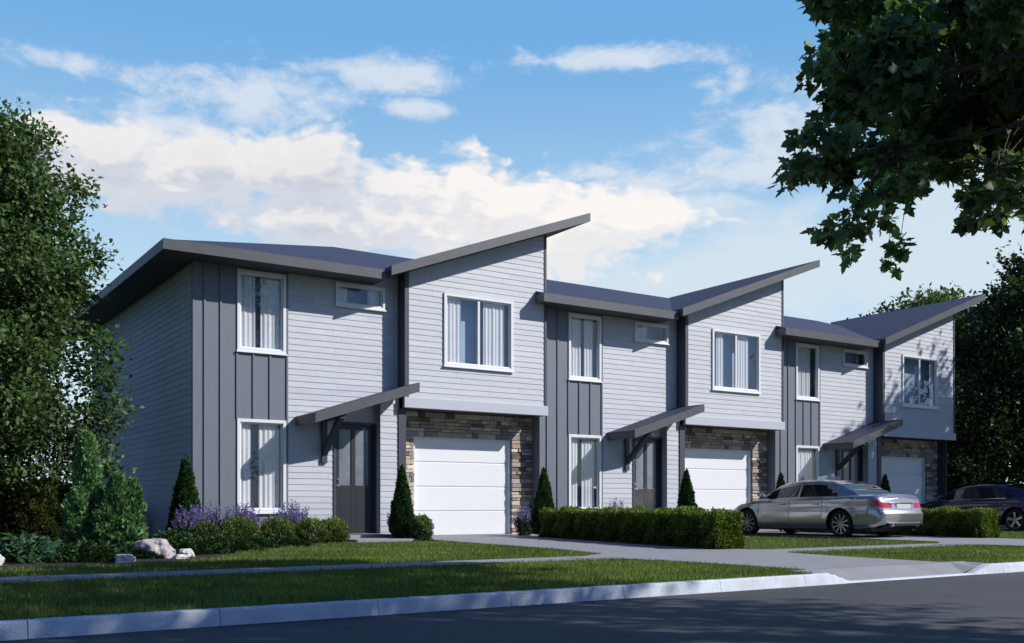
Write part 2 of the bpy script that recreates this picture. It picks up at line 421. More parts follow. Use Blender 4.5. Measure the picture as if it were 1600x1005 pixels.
def window(parent, x0, x1, z0, z1, y, mull=False, curtains=(), fw=.065, depth=.32, blind=False):
    f = MB()
    yo, yi = y-.035, y+.07
    f.box(x0, x0+fw, yo, yi, z0, z1); f.box(x1-fw, x1, yo, yi, z0, z1)
    f.box(x0+fw, x1-fw, yo, yi, z1-fw, z1); f.box(x0+fw, x1-fw, yo, yi, z0, z0+fw)
    f.box(x0-.02, x1+.02, yo-.025, yo+.02, z0-.03, z0-.001)
    a0, a1, b0, b1 = x0+fw, x1-fw, z0+fw, z1-fw
    s = .03
    for (p, q) in (((a0, a1),) if not mull else ((a0, (a0+a1)/2), ((a0+a1)/2, a1))):
        f.box(p, p+s, y+.0, y+.05, b0, b1); f.box(q-s, q, y+.0, y+.05, b0, b1); f.box(p+s, q-s, y, y+.05, b1-s, b1); f.box(p+s, q-s, y, y+.05, b0, b0+s)
    w = f.build('window', M['white'], parent, bevel=.004)
    g = MB(); g.face([(a0, y+.03, b0), (a1, y+.03, b0), (a1, y+.03, b1), (a0, y+.03, b1)]); g.build('pane', M['glass'], w)
    r = MB(); yb = y+.07+depth
    r.face([(a0-.3, yb, b0-.3), (a1+.3, yb, b0-.3), (a1+.3, yb, b1+.1), (a0-.3, yb, b1+.1)])
    for q in ([(a0-.3, yb, b0-.3), (a0-.3, yb, b1+.1), (a0, y+.07, b1), (a0, y+.07, b0)], [(a1+.3, yb, b0-.3), (a1+.3, yb, b1+.1), (a1, y+.07, b1), (a1, y+.07, b0)],
              [(a0-.3, yb, b1+.1), (a1+.3, yb, b1+.1), (a1, y+.07, b1), (a0, y+.07, b1)], [(a0-.3, yb, b0-.3), (a1+.3, yb, b0-.3), (a1, y+.07, b0), (a0, y+.07, b0)]): r.face(q)
    r.build('interior', M['room'], w)
    for (c0, c1) in curtains:
        c = MB(); n = max(10, int((c1-c0)*70)); pr = None
        ph = random.random()*6
        for k in range(n+1):
            x = c0+(c1-c0)*k/n; t = x*2*math.pi/.10+ph
            dy = .011*math.sin(t)+.008*math.sin(t*.43+1); yy = y+.10
            cur = ((x, yy+dy*.6, b1-.02), (x, yy+dy*1.2, b0+.0))
            if pr: c.face([pr[1], cur[1], cur[0], pr[0]])
            pr = cur
        c.build('curtain', M['curtain'], w, smooth=True, angle=80)
    return w

def house_proto():
    t = thing('townhouse', 'left end townhouse with the long shaded side wall and hipped roof corner', 'townhouse', (0, 0, 0), 0, 'connected two storey townhouses in a row')
    # --- windows / openings on the main wall
    UW = (.85, 1.88, 3.85, 5.50); LW = (.85, 1.88, .58, 2.48); SM = (2.98, 4.14, 5.0, 5.5)
    DO = (2.96, 3.93, .10, 2.50)
    mb = MB()
    lap(mb, (0, 0), (1, 0), (0, -1), 1.93, 4.6, 0.02, 5.545, [SM, DO])
    lap(mb, (0, 0), (1, 0), (0, -1), 3.9, 4.6, 5.545, 5.9, top=(WP, WZ0-.16-WP*WX0))
    mb.build('siding_wall', M['siding'], t)
    # board and batten panel
    mb = MB()
    for (a, b, c, d) in ((0, .85, 0, 5.55), (.85, 1.93, 2.48, 3.85), (.85, 1.93, 0, .58), (1.88, 1.93, .58, 2.48), (1.88, 1.93, 3.85, 5.55), (.85, 1.88, 5.5, 5.55)):
        mb.box(a, b, -.015, .02, c, d)
    for x in (.20, .52):
        mb.box(x-.018, x+.018, -.04, -.015, 0, 5.53)
    for x in (.85, 1.19, 1.54, 1.905):
        mb.box(x-.018, x+.018, -.04, -.015, 2.482, 3.82); mb.box(x-.018, x+.018, -.04, -.015, 0, .55)
    mb.box(1.889, 1.925, -.04, -.015, .58, 2.482); mb.box(1.889, 1.925, -.04, -.015, 3.82, 5.53)
    mb.build('board_panel', M['boards'], t)
    # --- entry closet under the wing
    lw = MB(); canb = lambda x: 2.36+.325*(x-2.12)
    lap(lw, (0, -.2), (1, 0), (0, -1), 3.95, 4.40, .02, 3.1, top=(.325, 2.37-.325*2.12))
    lap(lw, (3.95, 0), (0, -1), (-1, 0), 0, .2, .02, 2.94)
    lw.build('entry_wall', M['siding'], t)
    cb = MB(); cb.box(4.38, 4.56, -.235, REC+.02, 0, 2.868); cb.build('corner_board', M['dark'], t)
    # --- garage recess: stone facing
    st = MB(); rnd = random.Random(3); G = (5.05, 7.72, 0, 2.30)
    bk = MB(); 
    for (a, b, c, d) in ((4.56, G[0], 0, 2.9), (G[1], 8.31, 0, 2.9), (G[0], G[1], G[3], 2.9)): bk.box(a, b, REC+.03, REC+.08, c, d)
    pal = [(.45, .36, .28), (.52, .46, .38), (.30, .23, .17), (.42, .33, .24), (.20, .16, .13), (.36, .31, .27), (.50, .42, .33), (.26, .25, .25), (.16, .12, .10), (.40, .28, .20), (.55, .48, .40)]
    z = 0.
    while z < 2.88:
        h = min(rnd.choice((.07, .085, .10, .12)), 2.88-z)
        if z < G[3] < z+h+.03: h = G[3]-z
        x = 4.56+rnd.uniform(0, .02)
        while x < 8.30:
            w = rnd.uniform(.14, .42)
            xe = min(x+w, 8.31)
            if z < G[3]-.01:
                if x < G[0] < xe: xe = G[0]
                if G[0]-.01 <= x < G[1]: x = G[1]; continue
                if x < G[0] and xe > G[0]-.06: xe = G[0]
            if xe-x > .02:
                y0 = REC-.01-rnd.uniform(0, .035); g = .006
                fa = rnd.uniform(.95, 1.45); c = tuple(v*fa for v in rnd.choice(pal))
                j = [rnd.uniform(-.006, .006) for _ in range(8)]
                st.hexa([(x+g, y0+j[0], z+g), (xe-g, y0+j[1], z+g), (xe-g, REC+.04, z+g), (x+g, REC+.04, z+g),
                         (x+g+j[2]*.6, y0+j[3]+.004, z+h-g), (xe-g+j[4]*.6, y0+j[5]+.004, z+h-g), (xe-g, REC+.04, z+h-g), (x+g, REC+.04, z+h-g)], c)
            x = xe
        z += h
    s_ = st.build('stone_facing', M['stone'], t, bevel=.006)
    bk.build('mortar_bed', M['mortar'], s_)
    gd = MB(); yd = REC+.10; n = 4; hh = (G[3]-.02)/n
    for k in range(n):
        z0 = .02+k*hh
        gd.box(G[0]+.05, G[1]-.05, yd, yd+.04, z0+.012, z0+hh-.012)
        gd.box(G[0]+.05, G[1]-.05, yd+.016, yd+.05, z0-.012, z0+.012)
    g_ = gd.build('garage_door', M['garage'], t, bevel=.006)
    gf = MB(); gf.box(G[0], G[0]+.05, yd-.06, yd+.05, .0, G[3]); gf.box(G[1]-.05, G[1], yd-.06, yd+.05, .0, G[3]); gf.box(G[0]+.05, G[1]-.05, yd-.06, yd+.05, G[3]-.045, G[3]+.0)
    gf.build('door_frame', M['white'], g_)
    # --- upstairs wing
    wl, wr = 4.47, 8.28
    WW = (5.45, 7.31, 3.86, 5.50)
    mb = MB(); tp = (WP, WZ0-.19-WP*WX0)
    lap(mb, (0, J), (1, 0), (0, -1), wl+.10, wr-.06, 3.10, 7.6, [WW], top=tp)
    mb.build('wing_siding', M['siding'], t)
    mb = MB()      # dark side faces and corner boards
    def quad_wall(x, y0, y1, z0, zt0, zt1, th): mb.hexa([(x, y0, z0), (x+th, y0, z0), (x+th, y1, z0), (x, y1, z0), (x, y0, zt0), (x+th, y0, zt0), (x+th, y1, zt1), (x, y1, zt1)])
    zl = tp[0]*wl+tp[1]; zr = tp[0]*wr+tp[1]
    mb.hexa([(wl, J-.025, 3.105), (wl+.10, J-.025, 3.105), (wl+.10, J+.05, 3.105), (wl, J+.05, 3.105), (wl, J-.025, zl), (wl+.10, J-.025, zl+.037), (wl+.10, J+.05, zl+.037), (wl, J+.05, zl)])
    mb.build('corner_board', M['dark'], t); mb = MB(); mb.box(wl, wl+.04, J+.051, .0, 2.94, zl); mb.build('wing_return', M['dark'], t); mb = MB()
    mb.hexa([(wr-.06, J-.025, 3.105), (wr, J-.025, 3.105), (wr, J+.05, 3.105), (wr-.06, J+.05, 3.105), (wr-.06, J-.025, zr-.022), (wr, J-.025, zr), (wr, J+.05, zr), (wr-.06, J+.05, zr-.022)])
    mb.build('corner_board', M['dark'], t)
    mb = MB(); lap(mb, (wr, 0), (0, 1), (1, 0), J+.05, 3.9, 2.87, zr); mb.build('wing_side_wall', M['siding'], t)
    mb = MB(); mb.box(wl-.02, wr+.03, J-.05, J+.05, 2.87, 3.10); mb.build('band_trim', M['trimlight'], t, bevel=.005)
    mb = MB(); mb.box(wl+.01, wr, J+.05, REC+.1, 2.88, 2.93); mb.build('soffit', M['soffit'], t)
    # --- wing roof
    vy = lambda x: EY+(wtop(x)-EZ)/PIT        # where it meets the main slope
    poly = [(WX0, WY), (WX1, WY), (WX1, vy(WX1)), (WX0, max(EY+.02, vy(WX0)))]
    mb = MB(); mb.slab(poly, lambda x, y: wtop(x)+.0, .05); mb.build('wing_roof', M['shingle'], t)
    mb = MB()
    pf = [(WX0-.015, WY-.03), (WX1+.03, WY-.03), (WX1+.03, WY), (WX0-.015, WY)]
    mb.slab(pf, lambda x, y: wtop(x)+.012, .205)
    mb.slab([(WX1, WY), (WX1+.03, WY), (WX1+.03, vy(WX1)), (WX1, vy(WX1))], lambda x, y: wtop(x)+.010, .20)
    mb.slab([(WX0-.015, WY), (WX0+.015, WY), (WX0+.015, J), (WX0-.015, J)], lambda x, y: wtop(x)+.008, .20)
    mb.build('fascia', M['fascia'], t)
    mb = MB(); mb.slab([(WX0+.02, WY+.005), (WX1-.005, WY+.005), (WX1-.005, vy(WX1)-.3), (8.3, 3.2), (8.3, J+.06), (4.46, J+.06), (4.46, .1), (WX0+.02, .1)], lambda x, y: wtop(x)-.15, .03); mb.build('soffit', M['soffit'], t)
    # --- canopy over the door
    cz = lambda x, y=0: 2.58+.325*(x-2.12)
    mb = MB(); mb.slab([(2.12, -1.06), (4.44, -1.06), (4.44, J-.03), (4.44, -.02), (2.12, -.02)], cz, .05)
    c_ = mb.build('canopy', M['shingle'], t)
    mb = MB(); mb.slab([(2.09, -1.09), (4.44, -1.09), (4.44, -1.06), (2.09, -1.06)], lambda x, y: cz(x)+.01, .2)
    mb.slab([(2.09, -1.06), (2.12, -1.06), (2.12, -.02), (2.09, -.02)], lambda x, y: cz(x)+.008, .2)
    mb.slab([(4.41, -1.06), (4.44, -1.06), (4.44, J-.05), (4.41, J-.05)], lambda x, y: cz(x)+.008, .2)
    mb.build('fascia', M['fascia'], c_)
    mb = MB(); mb.slab([(2.13, -1.055), (4.40, -1.055), (4.40, -.03), (2.13, -.03)], lambda x, y: cz(x)-.16, .02); mb.build('soffit', M['soffit'], c_)
    mb = MB(); mb.bar((2.72, -.03, 1.82), (2.72, -.92, 2.56), .11, .11); mb.box(2.66, 2.78, -.07, -.021, 1.62, 2.5); mb.box(2.66, 2.78, -1.0, -.07, 2.50, 2.60)
    mb.build('bracket', M['dark'], c_)
    # --- front door
    d = MB(); y0 = .03
    for (a, b, c, e) in ((2.99, 3.09, .13, 2.47), (3.79, 3.89, .13, 2.47), (3.37, 3.47, .13, 2.47), (3.09, 3.37, 2.36, 2.47), (3.47, 3.79, 2.36, 2.47), (3.09, 3.37, .13, 1.16), (3.47, 3.79, .13, 1.16)):
        d.box(a, b, y0, y0+.05, c, e)
    dr = d.build('front_door', M['door'], t, bevel=.004)
    f = MB(); f.box(2.94, 2.99, -.03, .08, .10, 2.50); f.box(3.89, 3.94, -.02, .08, .10, 2.50); f.box(2.99, 3.89, -.03, .08, 2.47, 2.52); f.box(2.99, 3.89, -.02, .1, .09, .13)
    f.build('door_frame', M['dark'], dr)
    for (a, b) in ((3.09, 3.37), (3.47, 3.79)):
        g = MB(); g.box(a, b, y0+.02, y0+.03, 1.16, 2.36); g.build('door_light', M['frosted'], dr)
    k = MB(); k.lathe([(0, -.07), (.02, -.07), (.028, -.055), (.02, -.035), (.012, -.03), (.012, 0), (.03, 0), (.03, .006)], 14, 'y', (3.05, y0-.006, 1.14));     k.build('handle', M['steel'], dr, smooth=True)
    k = MB(); k.lathe([(0, -.02), (.022, -.018), (.024, 0)], 14, 'y', (3.05, y0-.003, 1.28)); k.build('deadbolt', M['steel'], dr, smooth=True)
    # --- porch slabs
    mb = MB(); mb.box(2.85, 3.93, -1.05, -.025, -.02, .115); mb.box(2.55, 3.92, -2.05, -1.05, -.02, .058)
    mb.build('porch_step', M['concrete'], t, bevel=.012)
    return t, (UW, LW, SM, DO)

H1, _ = house_proto()
def windows(t, cu, cl, cs_, cw):      # each home hangs its curtains differently
    window(t, .85, 1.88, 3.85, 5.50, -.01, curtains=cu)
    window(t, .85, 1.88, .58, 2.48, -.01, curtains=cl)
    window(t, 2.98, 4.14, 5.0, 5.5, -.02, curtains=cs_, fw=.055)
    window(t, 5.45, 7.31, 3.86, 5.50, J-.01, mull=True, curtains=cw)
def main_roof(t, first, last):
    xl = -.75 if first else -.36           # left edge of this unit's main slope
    xr = (P-.06) if last else P-.36
    yv = EY+(wtop(xr)-EZ)/PIT
    by = 2*RY-EY
    if first: front = [(xl, EY), (WX0, EY), (xr, yv), (xr, RY), (xl+RY-EY, RY)]
    else: front = [(xl, EY), (WX0, EY), (xr, min(yv, RY)), (xr, RY), (xl, RY)]
    mb = MB(); mb.slab(front, mtop, .05)
    btop = lambda x, y: RZ-PIT*(y-RY)
    back = [(xl+RY-EY, RY), (xr, RY), (xr, by), (xl, by)] if first else [(xl, RY), (xr, RY), (xr, by), (xl, by)]
    mb.slab(back, btop, .05)
    if first: mb.slab([(xl, by), (xl, EY), (xl+RY-EY, RY)], lambda x, y: EZ+PIT*(x-xl), .05)
    mb.build('main_roof', M['shingle'], t)
    mb = MB(); mb.slab([(xl-.03, EY-.03), (WX0-.02, EY-.03), (WX0-.02, EY), (xl-.03, EY)], lambda x, y: EZ+.012, .2)
    mb.slab([(xl-.03, EY), (xl, EY), (xl, by if first else J-.05), (xl-.03, by if first else J-.05)], lambda x, y: EZ+.01 if first else EZ+.01+.0*(y-EY), .2)
    mb.build('eave_fascia', M['fascia'], t); mb = MB()
    mb.slab([(xl, by), (xr, by), (xr, by+.03), (xl, by+.03)], lambda x, y: EZ+.01, .2)
    mb.build('eave_fascia', M['fascia'], t)
    mb = MB()
    mb.box(xl+.001, WX0-.02, EY+.001, .0, EZ-.17, EZ-.15)
    if first: mb.box(xl+.001, .0, .0, by, EZ-.17, EZ-.15)
    mb.build('eave_soffit', M['soffit'], t); mb = MB()
    mb.box(xl+.001, xr, 9.9, by-.001, EZ-.17, EZ-.15)
    mb.build('eave_soffit', M['soffit'], t)
    # outer walls that the street does not see
    mb = MB(); lap(mb, (P, 9.9), (-1, 0), (0, 1), 0, P, 0, 5.56, pitch=.25); mb.build('back_wall', M['siding'], t)

main_roof(H1, True, False)
mb = MB(); lap(mb, (0, 9.9), (0, -1), (-1, 0), 0, 9.82, .02, 5.56); mb.build('side_wall', M['siding'], H1)
mb = MB(); mb.box(-.03, .0, -.02, .09, 0, 5.55); mb.build('end_corner_board', M['boards'], H1)

SKIP = ('main_roof', 'eave_fascia', 'eave_soffit', 'back_wall', 'side_wall', 'vent', 'end_corner_board')
H2 = copy_tree(H1, None, SKIP); H2.location = (P, 0, 0)
H3 = copy_tree(H1, None, SKIP); H3.location = (2*P, 0, 0)
H2['label'] = 'middle townhouse of the row, behind the long clipped hedge'
H3['label'] = 'far right townhouse of the row, partly in tree shade behind the silver car'
windows(H1, ((.92, 1.26), (1.38, 1.80)), ((.95, 1.17), (1.34, 1.76)), ((3.06, 3.30), (3.78, 4.05)), ((5.52, 5.95), (6.56, 7.15)))
windows(H2, ((.92, 1.32), (1.42, 1.70)), ((.92, 1.22), (1.34, 1.74)), ((3.06, 3.5),), ((5.72, 5.98), (6.42, 6.95)))
windows(H3, ((.92, 1.62),), ((.92, 1.70),), (), ((5.52, 5.66), (7.02, 7.22)))
for H, last in ((H2, False), (H3, True)):
    main_roof(H, False, last)
mb = MB(); mb.box(-.02, .0, -.02, .45, 0, 2.87); mb.build('party_wall', M['boards'], H2)
mb = MB(); mb.box(-.02, .0, -.02, .45, 0, 2.87); mb.build('party_wall', M['boards'], H3)
mb = MB(); lap(mb, (8.33, 0), (0, 1), (1, 0), .0, 9.9, 0, 5.56); mb.build('end_wall', M['siding'], H3)
mb = MB(); mb.box(8.31, 8.33, -.02, .5, 0, 2.86); mb.build('end_board', M['dark'], H3)
mb = MB(); mb.face([(8.26, EY+.1, EZ-.2), (8.26, 2*RY-EY, EZ-.2), (8.26, RY, RZ-.06)]); mb.build('gable_end', M['siding'], H3)

# =================================================================== CARS
def lerp_tab(tab, x):
    if x <= tab[0][0]: return tab[0][1]
    for (a, va), (b, vb) in zip(tab, tab[1:]):
        if x <= b:
            t = (x-a)/(b-a); t = t*t*(3-2*t)*.5+t*.5
            return va+(vb-va)*t
    return tab[-1][1]
def paint(name, col, metal=.75, rough=.28):
    return mat(name, col, rough, .03, 3, metal=metal, coat=.7)
M['tyre'] = mat('tyre rubber', (.016, .016, .017), .85, .2, 20)
M['rim'] = mat('alloy', (.42, .43, .45), .3, .05, 5, metal=.9)
M['carglass'] = mat('car glass', (.018, .021, .024), .04, .1, 3, spec=.9)
M['blacktrim'] = mat('black trim', (.012, .012, .013), .5, .1, 5)
M['redlamp'] = mat('tail lamp', (.50, .02, .035), .15, .15, 8, spec=.8)
M['chrome'] = mat('chrome', (.7, .7, .72), .12, .02, 3, metal=1)
M['clearlamp'] = mat('headlamp', (.5, .52, .55), .08, .1, 12, spec=1)
M['plate'] = mat('number plate', (.6, .6, .58), .5, .05, 9)

def car(label, x, y, scale, pm, group, spokes=10, fast=0.):
    t = thing('parked_car', label, 'car', (x, y, 0), R(90), group); t.scale = (scale,)*3
    WR, WF, AR, WZ = 1.10, 4.02, .385, .335
    zs = [(0, .90), (.12, .985), (.9, .985), (1.6, .955), (3.0, .915), (3.7, .90), (4.3, .80), (4.75, .66), (5.0, .52)]
    Ws = [(0, .70), (.04, .78), (.14, .85), (.35, .90), (1.0, .935), (2.5, .945), (3.9, .93), (4.4, .87), (4.75, .76), (4.93, .62), (5.0, .5)]
    zb = [(0, .34), (.25, .26), (.6, .22), (4.4, .20), (4.8, .20), (5.0, .24)]
    seams = [1.62, 2.62, 3.62]
    xs = sorted(set([0, .02, .05, .1, .16, .24]+[round(.3+i*.06, 3) for i in range(77)]+[4.93, 4.97, 5.0]+[WR+s*AR*math.cos(a) for s in (1,) for a in np.linspace(0, math.pi, 15)]+[WF+AR*math.cos(a) for a in np.linspace(0, math.pi, 15)]))
    xs2 = []
    for v in xs:
        if not any(abs(v-s) < .02 for s in seams): xs2.append(v)
    for s in seams: xs2 += [s-.012, s-.003, s+.003, s+.012]
    xs = sorted(xs2)
    xs = [v for i, v in enumerate(xs) if i == 0 or v-xs[i-1] > .004]
    T = [0, .06, .16, .30, .42, .52, .60, .66, .78, .88, .95, 1.0]
    SY = [.93, .965, .985, .995, 1.0, .998, .992, .972, .972, .965, .945, .90]
    TOPY = [.82, .68, .45, .2, 0]; TOPZ = [.018, .035, .05, .058, .06]
    def zbot(x):
        z = lerp_tab(zb, x)
        for w in (WR, WF):
            d = AR*AR-(x-w)**2
            if d > 0: z = max(z, WZ+math.sqrt(d))
        return z
    def rearx(z, x):       # sculpt the tail: bumper out, lid leaning forward
        f = max(0, 1-x/.3)
        return f*(.0 if z < .58 else .03+.10*min(1, (z-.58)/.4)) + f*(.05*max(0, .4-z)/.15)
    grid = []
    for x in xs:
        z0, z1, W = zbot(x), lerp_tab(zs, x), lerp_tab(Ws, x); row = []
        z0 = min(z0, z1-.12); g = .014 if any(abs(x-s) < .004 for s in seams) else 0
        zbase = lerp_tab(zb, x)
        for tt, sy in zip(T, SY):
            z = z0+(z1-z0)*tt; rel = (z-zbase)/(z1-zbase)
            yy = W*float(np.interp(rel, T, SY))
            flare = 0
            for w in (WR, WF):
                dd = math.hypot(x-w, z-WZ)
                if dd < .55: flare = max(flare, .012*(1-max(0, dd-AR)/.17))
            row.append((x+rearx(z, x), yy+flare-g, z))
        for ty, tz in zip(TOPY, TOPZ): row.append((x+rearx(z1, x), W*ty, z1+tz*min(1, W/.8)))
        grid.append(row)
    nT = len(T); nR = len(grid[0])
    parts = {}
    def add(key, f4):
        parts.setdefault(key, MB()).face(f4)
    for s in (1, -1):
        for i in range(len(xs)-1):
            for j in range(nR-1):
                q = [grid[i][j], grid[i+1][j], grid[i+1][j+1], grid[i][j+1]]
                q = [(a, b*s, c) for a, b, c in q]
                if s == 1: q = q[::-1]
                xm = (xs[i]+xs[i+1])/2; tm = (T[j]+T[j+1])/2 if j < nT-1 else 2
                key = ('body', 0)
                if tm < 1 and seams[0] < xm < seams[1] and T[j] > .03: key = ('door', s, 0)
                elif tm < 1 and seams[1] < xm < seams[2] and T[j] > .03: key = ('door', s, 1)
                elif xm < .30 and .65 < tm < .89: key = ('tail_light', s)
                elif xm > 4.52 and .5 < tm < .89: key = ('headlight', s)
                add(key, q)
    # tail and nose caps
    for end, sgn in ((0, 1), (-1, -1)):
        row = grid[end]; fr = [1, .86, .6, .3, 0, -.3, -.6, -.86, -1]
        for j in range(nR-1):
            for k in range(8):
                def pt(jj, ff):
                    x, yy, z = row[jj]; bul = .035*(1-ff*ff)*sgn*-1 if end == 0 else .05*(1-ff*ff)
                    return (x+bul, yy*ff, z)
                q = [pt(j, fr[k]), pt(j, fr[k+1]), pt(j+1, fr[k+1]), pt(j+1, fr[k])]
                if end == 0: q = q[::-1]
                tm = (T[j]+T[j+1])/2 if j < nT-1 else 2
                key = ('body', 0)
                if end == 0 and .65 < tm < .89 and (k <= 1 or k >= 6): key = ('tail_light', 1 if k < 4 else -1)
                if end == -1 and .15 < tm < .8 and 2 <= k <= 5: key = ('grille', 0)
                add(key, q)
    def weld(mb):
        idx = {}; v2 = []; f2 = []
        for f in mb.f:
            g = []
            for i in f:
                k = tuple(round(c, 4) for c in mb.v[i])
                if k not in idx: idx[k] = len(v2); v2.append(mb.v[i])
                if idx[k] not in g: g.append(idx[k])
            if len(g) > 2: f2.append(tuple(g))
        mb.v = v2; mb.f = f2; mb.c = [None]*len(f2); mb.mi = [0]*len(f2); return mb
    doors = {}
    for key, mb in parts.items():
        weld(mb)
        mm = dict(body=pm, door=pm, tail_light=M['redlamp'], headlight=M['clearlamp'], grille=M['blacktrim'])[key[0]]
        o = mb.build(key[0], mm, t, smooth=True, angle=30)
        if key[0] == 'door': doors[key[1:]] = o
        if key[0] == 'body': body = o
    # greenhouse
    gx0, gx1 = .62-fast, 3.92
    rf = [(gx0, .0), (.95-fast*.6, .17), (1.3-fast*.3, .335), (1.65, .425), (2.05, .468), (2.45, .48), (2.8, .46), (3.1, .385), (3.45, .235), (gx1, .0)]
    gxs = list(np.linspace(gx0, gx1, 57)); G = []
    for x in gxs:
        zbelt = lerp_tab(zs, x)-.012; h = max(.0, lerp_tab(rf, x)); W = lerp_tab(Ws, x)*.905
        e = min(1, (x-gx0)/.75, (gx1-x)/.8); e = max(0, e)**.6
        yb = W*(.80+.17*e); yt = yb-(.06+.24*h/.48)*.72
        row = []
        for k, tt in enumerate((0, .12, .35, .6, .80, .90)):
            row.append((x, yb+(yt-yb)*tt, zbelt+h*.90*tt/.9*.93))
        zt = zbelt+h*.93
        for ty, tz in ((.93, .975), (.8, .992), (.5, 1.01), (.2, 1.02), (0, 1.022)): row.append((x, yt*ty, zbelt+h*tz))
        G.append(row)
    gp = {}
    for s in (1, -1):
        for i in range(len(gxs)-1):
            for j in range(len(G[0])-1):
                q = [G[i][j], G[i+1][j], G[i+1][j+1], G[i][j+1]]; q = [(a, b*s, c) for a, b, c in q]
                if s == 1: q = q[::-1]
                xm = (gxs[i]+gxs[i+1])/2
                key = ('roof', 0)
                lo = 1.28+.18*(j-1); hi = 3.72-.16*(j-1)
                if 1 <= j <= 3 and lo < xm < hi and abs(xm-2.42) > .04:
                    key = ('side_window', s, 0 if xm < 2.42 else 1)
                if j >= 6 and .75-fast < xm < 1.55: key = ('rear_window', 0)
                if j >= 6 and 2.98 < xm < 3.86: key = ('windscreen', 0)
                gp.setdefault(key, MB()).face(q)
    for key, mb in gp.items():
        weld(mb)
        if key[0] == 'side_window': mb.build('window', M['carglass'], doors[(key[1], key[2])], smooth=True)
        else: mb.build(key[0], pm if key[0] == 'roof' else M['carglass'], t, smooth=True, angle=50)
    # chrome belt line, handles, mirrors
    for s in (1, -1):
        for (a, b), dk in (((1.42, 2.36), 0), ((2.46, 3.62), 1)):
            mb = MB(); pts = []
            for x in np.linspace(a, b, 10): pts.append((x, s*(lerp_tab(Ws, x)*.905*.975+.004), lerp_tab(zs, x)+.012))
            mb.tube(pts, [.009]*10, 5); mb.build('belt_trim', M['chrome'], doors[(s, dk)])
        for hx, dk in ((1.80, 0), (2.82, 1)):
            mb = MB(); mb.tube([(hx-.09, s*.918, .80), (hx-.07, s*.958, .80), (hx+.07, s*.958, .80), (hx+.09, s*.918, .80)], [.012, .013, .013, .012], 6); mb.build('handle', pm, doors[(s, dk)], smooth=True)
        mb = MB(); mb.tube([(3.38, s*.86, .97), (3.38, s*.97, 1.0), (3.40, s*1.04, 1.01), (3.40, s*1.09, 1.01)], [.02, .055, .07, .03], 10); mb.build('wing_mirror', pm, t, smooth=True)
    # sill / under trim, bumpers
    mb = MB(); mb.box(.3, 4.7, -.80, .80, .17, .32); mb.box(.12, .4, -.66, .66, .25, .4); mb.build('underbody', M['blacktrim'], t)
    mb = MB(); mb.box(-.05, .10, -.62, .62, .30, .37); mb.build('rear_diffuser', M['blacktrim'], t, bevel=.01)
    for s in (1, -1):
        mb = MB(); mb.tube([(-.062, s*.5, .325), (.05, s*.5, .325)], [.04, .04], 12); mb.build('exhaust_pipe', M['chrome'], t, smooth=True)
    mb = MB(); mb.box(.025, .05, -.26, .26, .70, .80); mb.build('number_plate', M['plate'], t, bevel=.003)
    mb = MB(); mb.box(.015, .05, -.42, .42, .835, .85); mb.build('boot_trim', M['chrome'], t)
    # wheels + dark wells
    for wx in (WR, WF):
        for s in (1, -1):
            w = MB(); yo = s*.90; s_ = s
            w.lathe([(.225, yo-s_*.20), (.30, yo-s_*.21), (.328, yo-s_*.17), (.334, yo-s_*.10), (.328, yo-s_*.03), (.305, yo-s_*.003), (.245, yo+s_*.0), (.232, yo-s_*.012)], 40, 'y', (wx, 0, WZ))
            tyre = w.build('wheel', M['tyre'], t, smooth=True)
            rm = MB(); rm.lathe([(.236, yo-s_*.006), (.225, yo-s_*.012), (.215, yo-s_*.05), (.21, yo-s_*.19)], 40, 'y', (wx, 0, WZ))
            rm.lathe([(0, yo-s_*.012), (.03, yo-s_*.012), (.045, yo-s_*.03), (.05, yo-s_*.06)], 20, 'y', (wx, 0, WZ))
            for k in range(spokes):
                a = 2*math.pi*k/spokes+.2; ca, sa = math.cos(a), math.sin(a); hw = .016 if spokes > 6 else .034
                P8 = []
                for r_, yy, ww in ((.03, yo-s_*.022, hw*.8), (.226, yo-s_*.012, hw*1.2)):
                    for dy_ in (0, -s_*.03):
                        for sg in (-1, 1): P8.append((wx+r_*ca-sg*ww*sa, yy+dy_, WZ+r_*sa+sg*ww*ca))
                rm.hexa([P8[0], P8[1], P8[3], P8[2], P8[4], P8[5], P8[7], P8[6]])
            rm.build('rim', M['rim'], tyre, smooth=True, angle=30)
            bd = MB(); bd.lathe([(0, yo-s_*.09), (.16, yo-s_*.09), (.205, yo-s_*.12)], 24, 'y', (wx, 0, WZ)); bd.build('brake_disc', M['blacktrim'], tyre, smooth=True)
            wl = MB(); n = 18
            for k in range(n):
                a0, a1 = math.pi*k/n, math.pi*(k+1)/n
                f = lambda a, yy: (wx+(AR-.004)*math.cos(a), yy, WZ+(AR-.004)*math.sin(a))
                wl.face([f(a0, s*.90), f(a1, s*.90), f(a1, s*.55), f(a0, s*.55)])
            wl.face([(wx+AR*math.cos(math.pi*k/n), s*.55, WZ+AR*math.sin(math.pi*k/n)) for k in range(n+1)])
            wl.build('wheel_arch', M['blacktrim'], t)
    return t
car('silver sedan parked nose in on the middle driveway, red tail lamp facing the street', 13.46, -5.45-1.1*.94, .94, paint('silver paint', (.50, .50, .50), .8, .22), 'cars parked on the driveways')
car('dark navy sedan parked on the far right driveway under the trees', 21.72, -4.72-1.1*.94, .94, paint('navy paint', (.028, .032, .075), .3, .2), 'cars parked on the driveways', spokes=5, fast=.2)

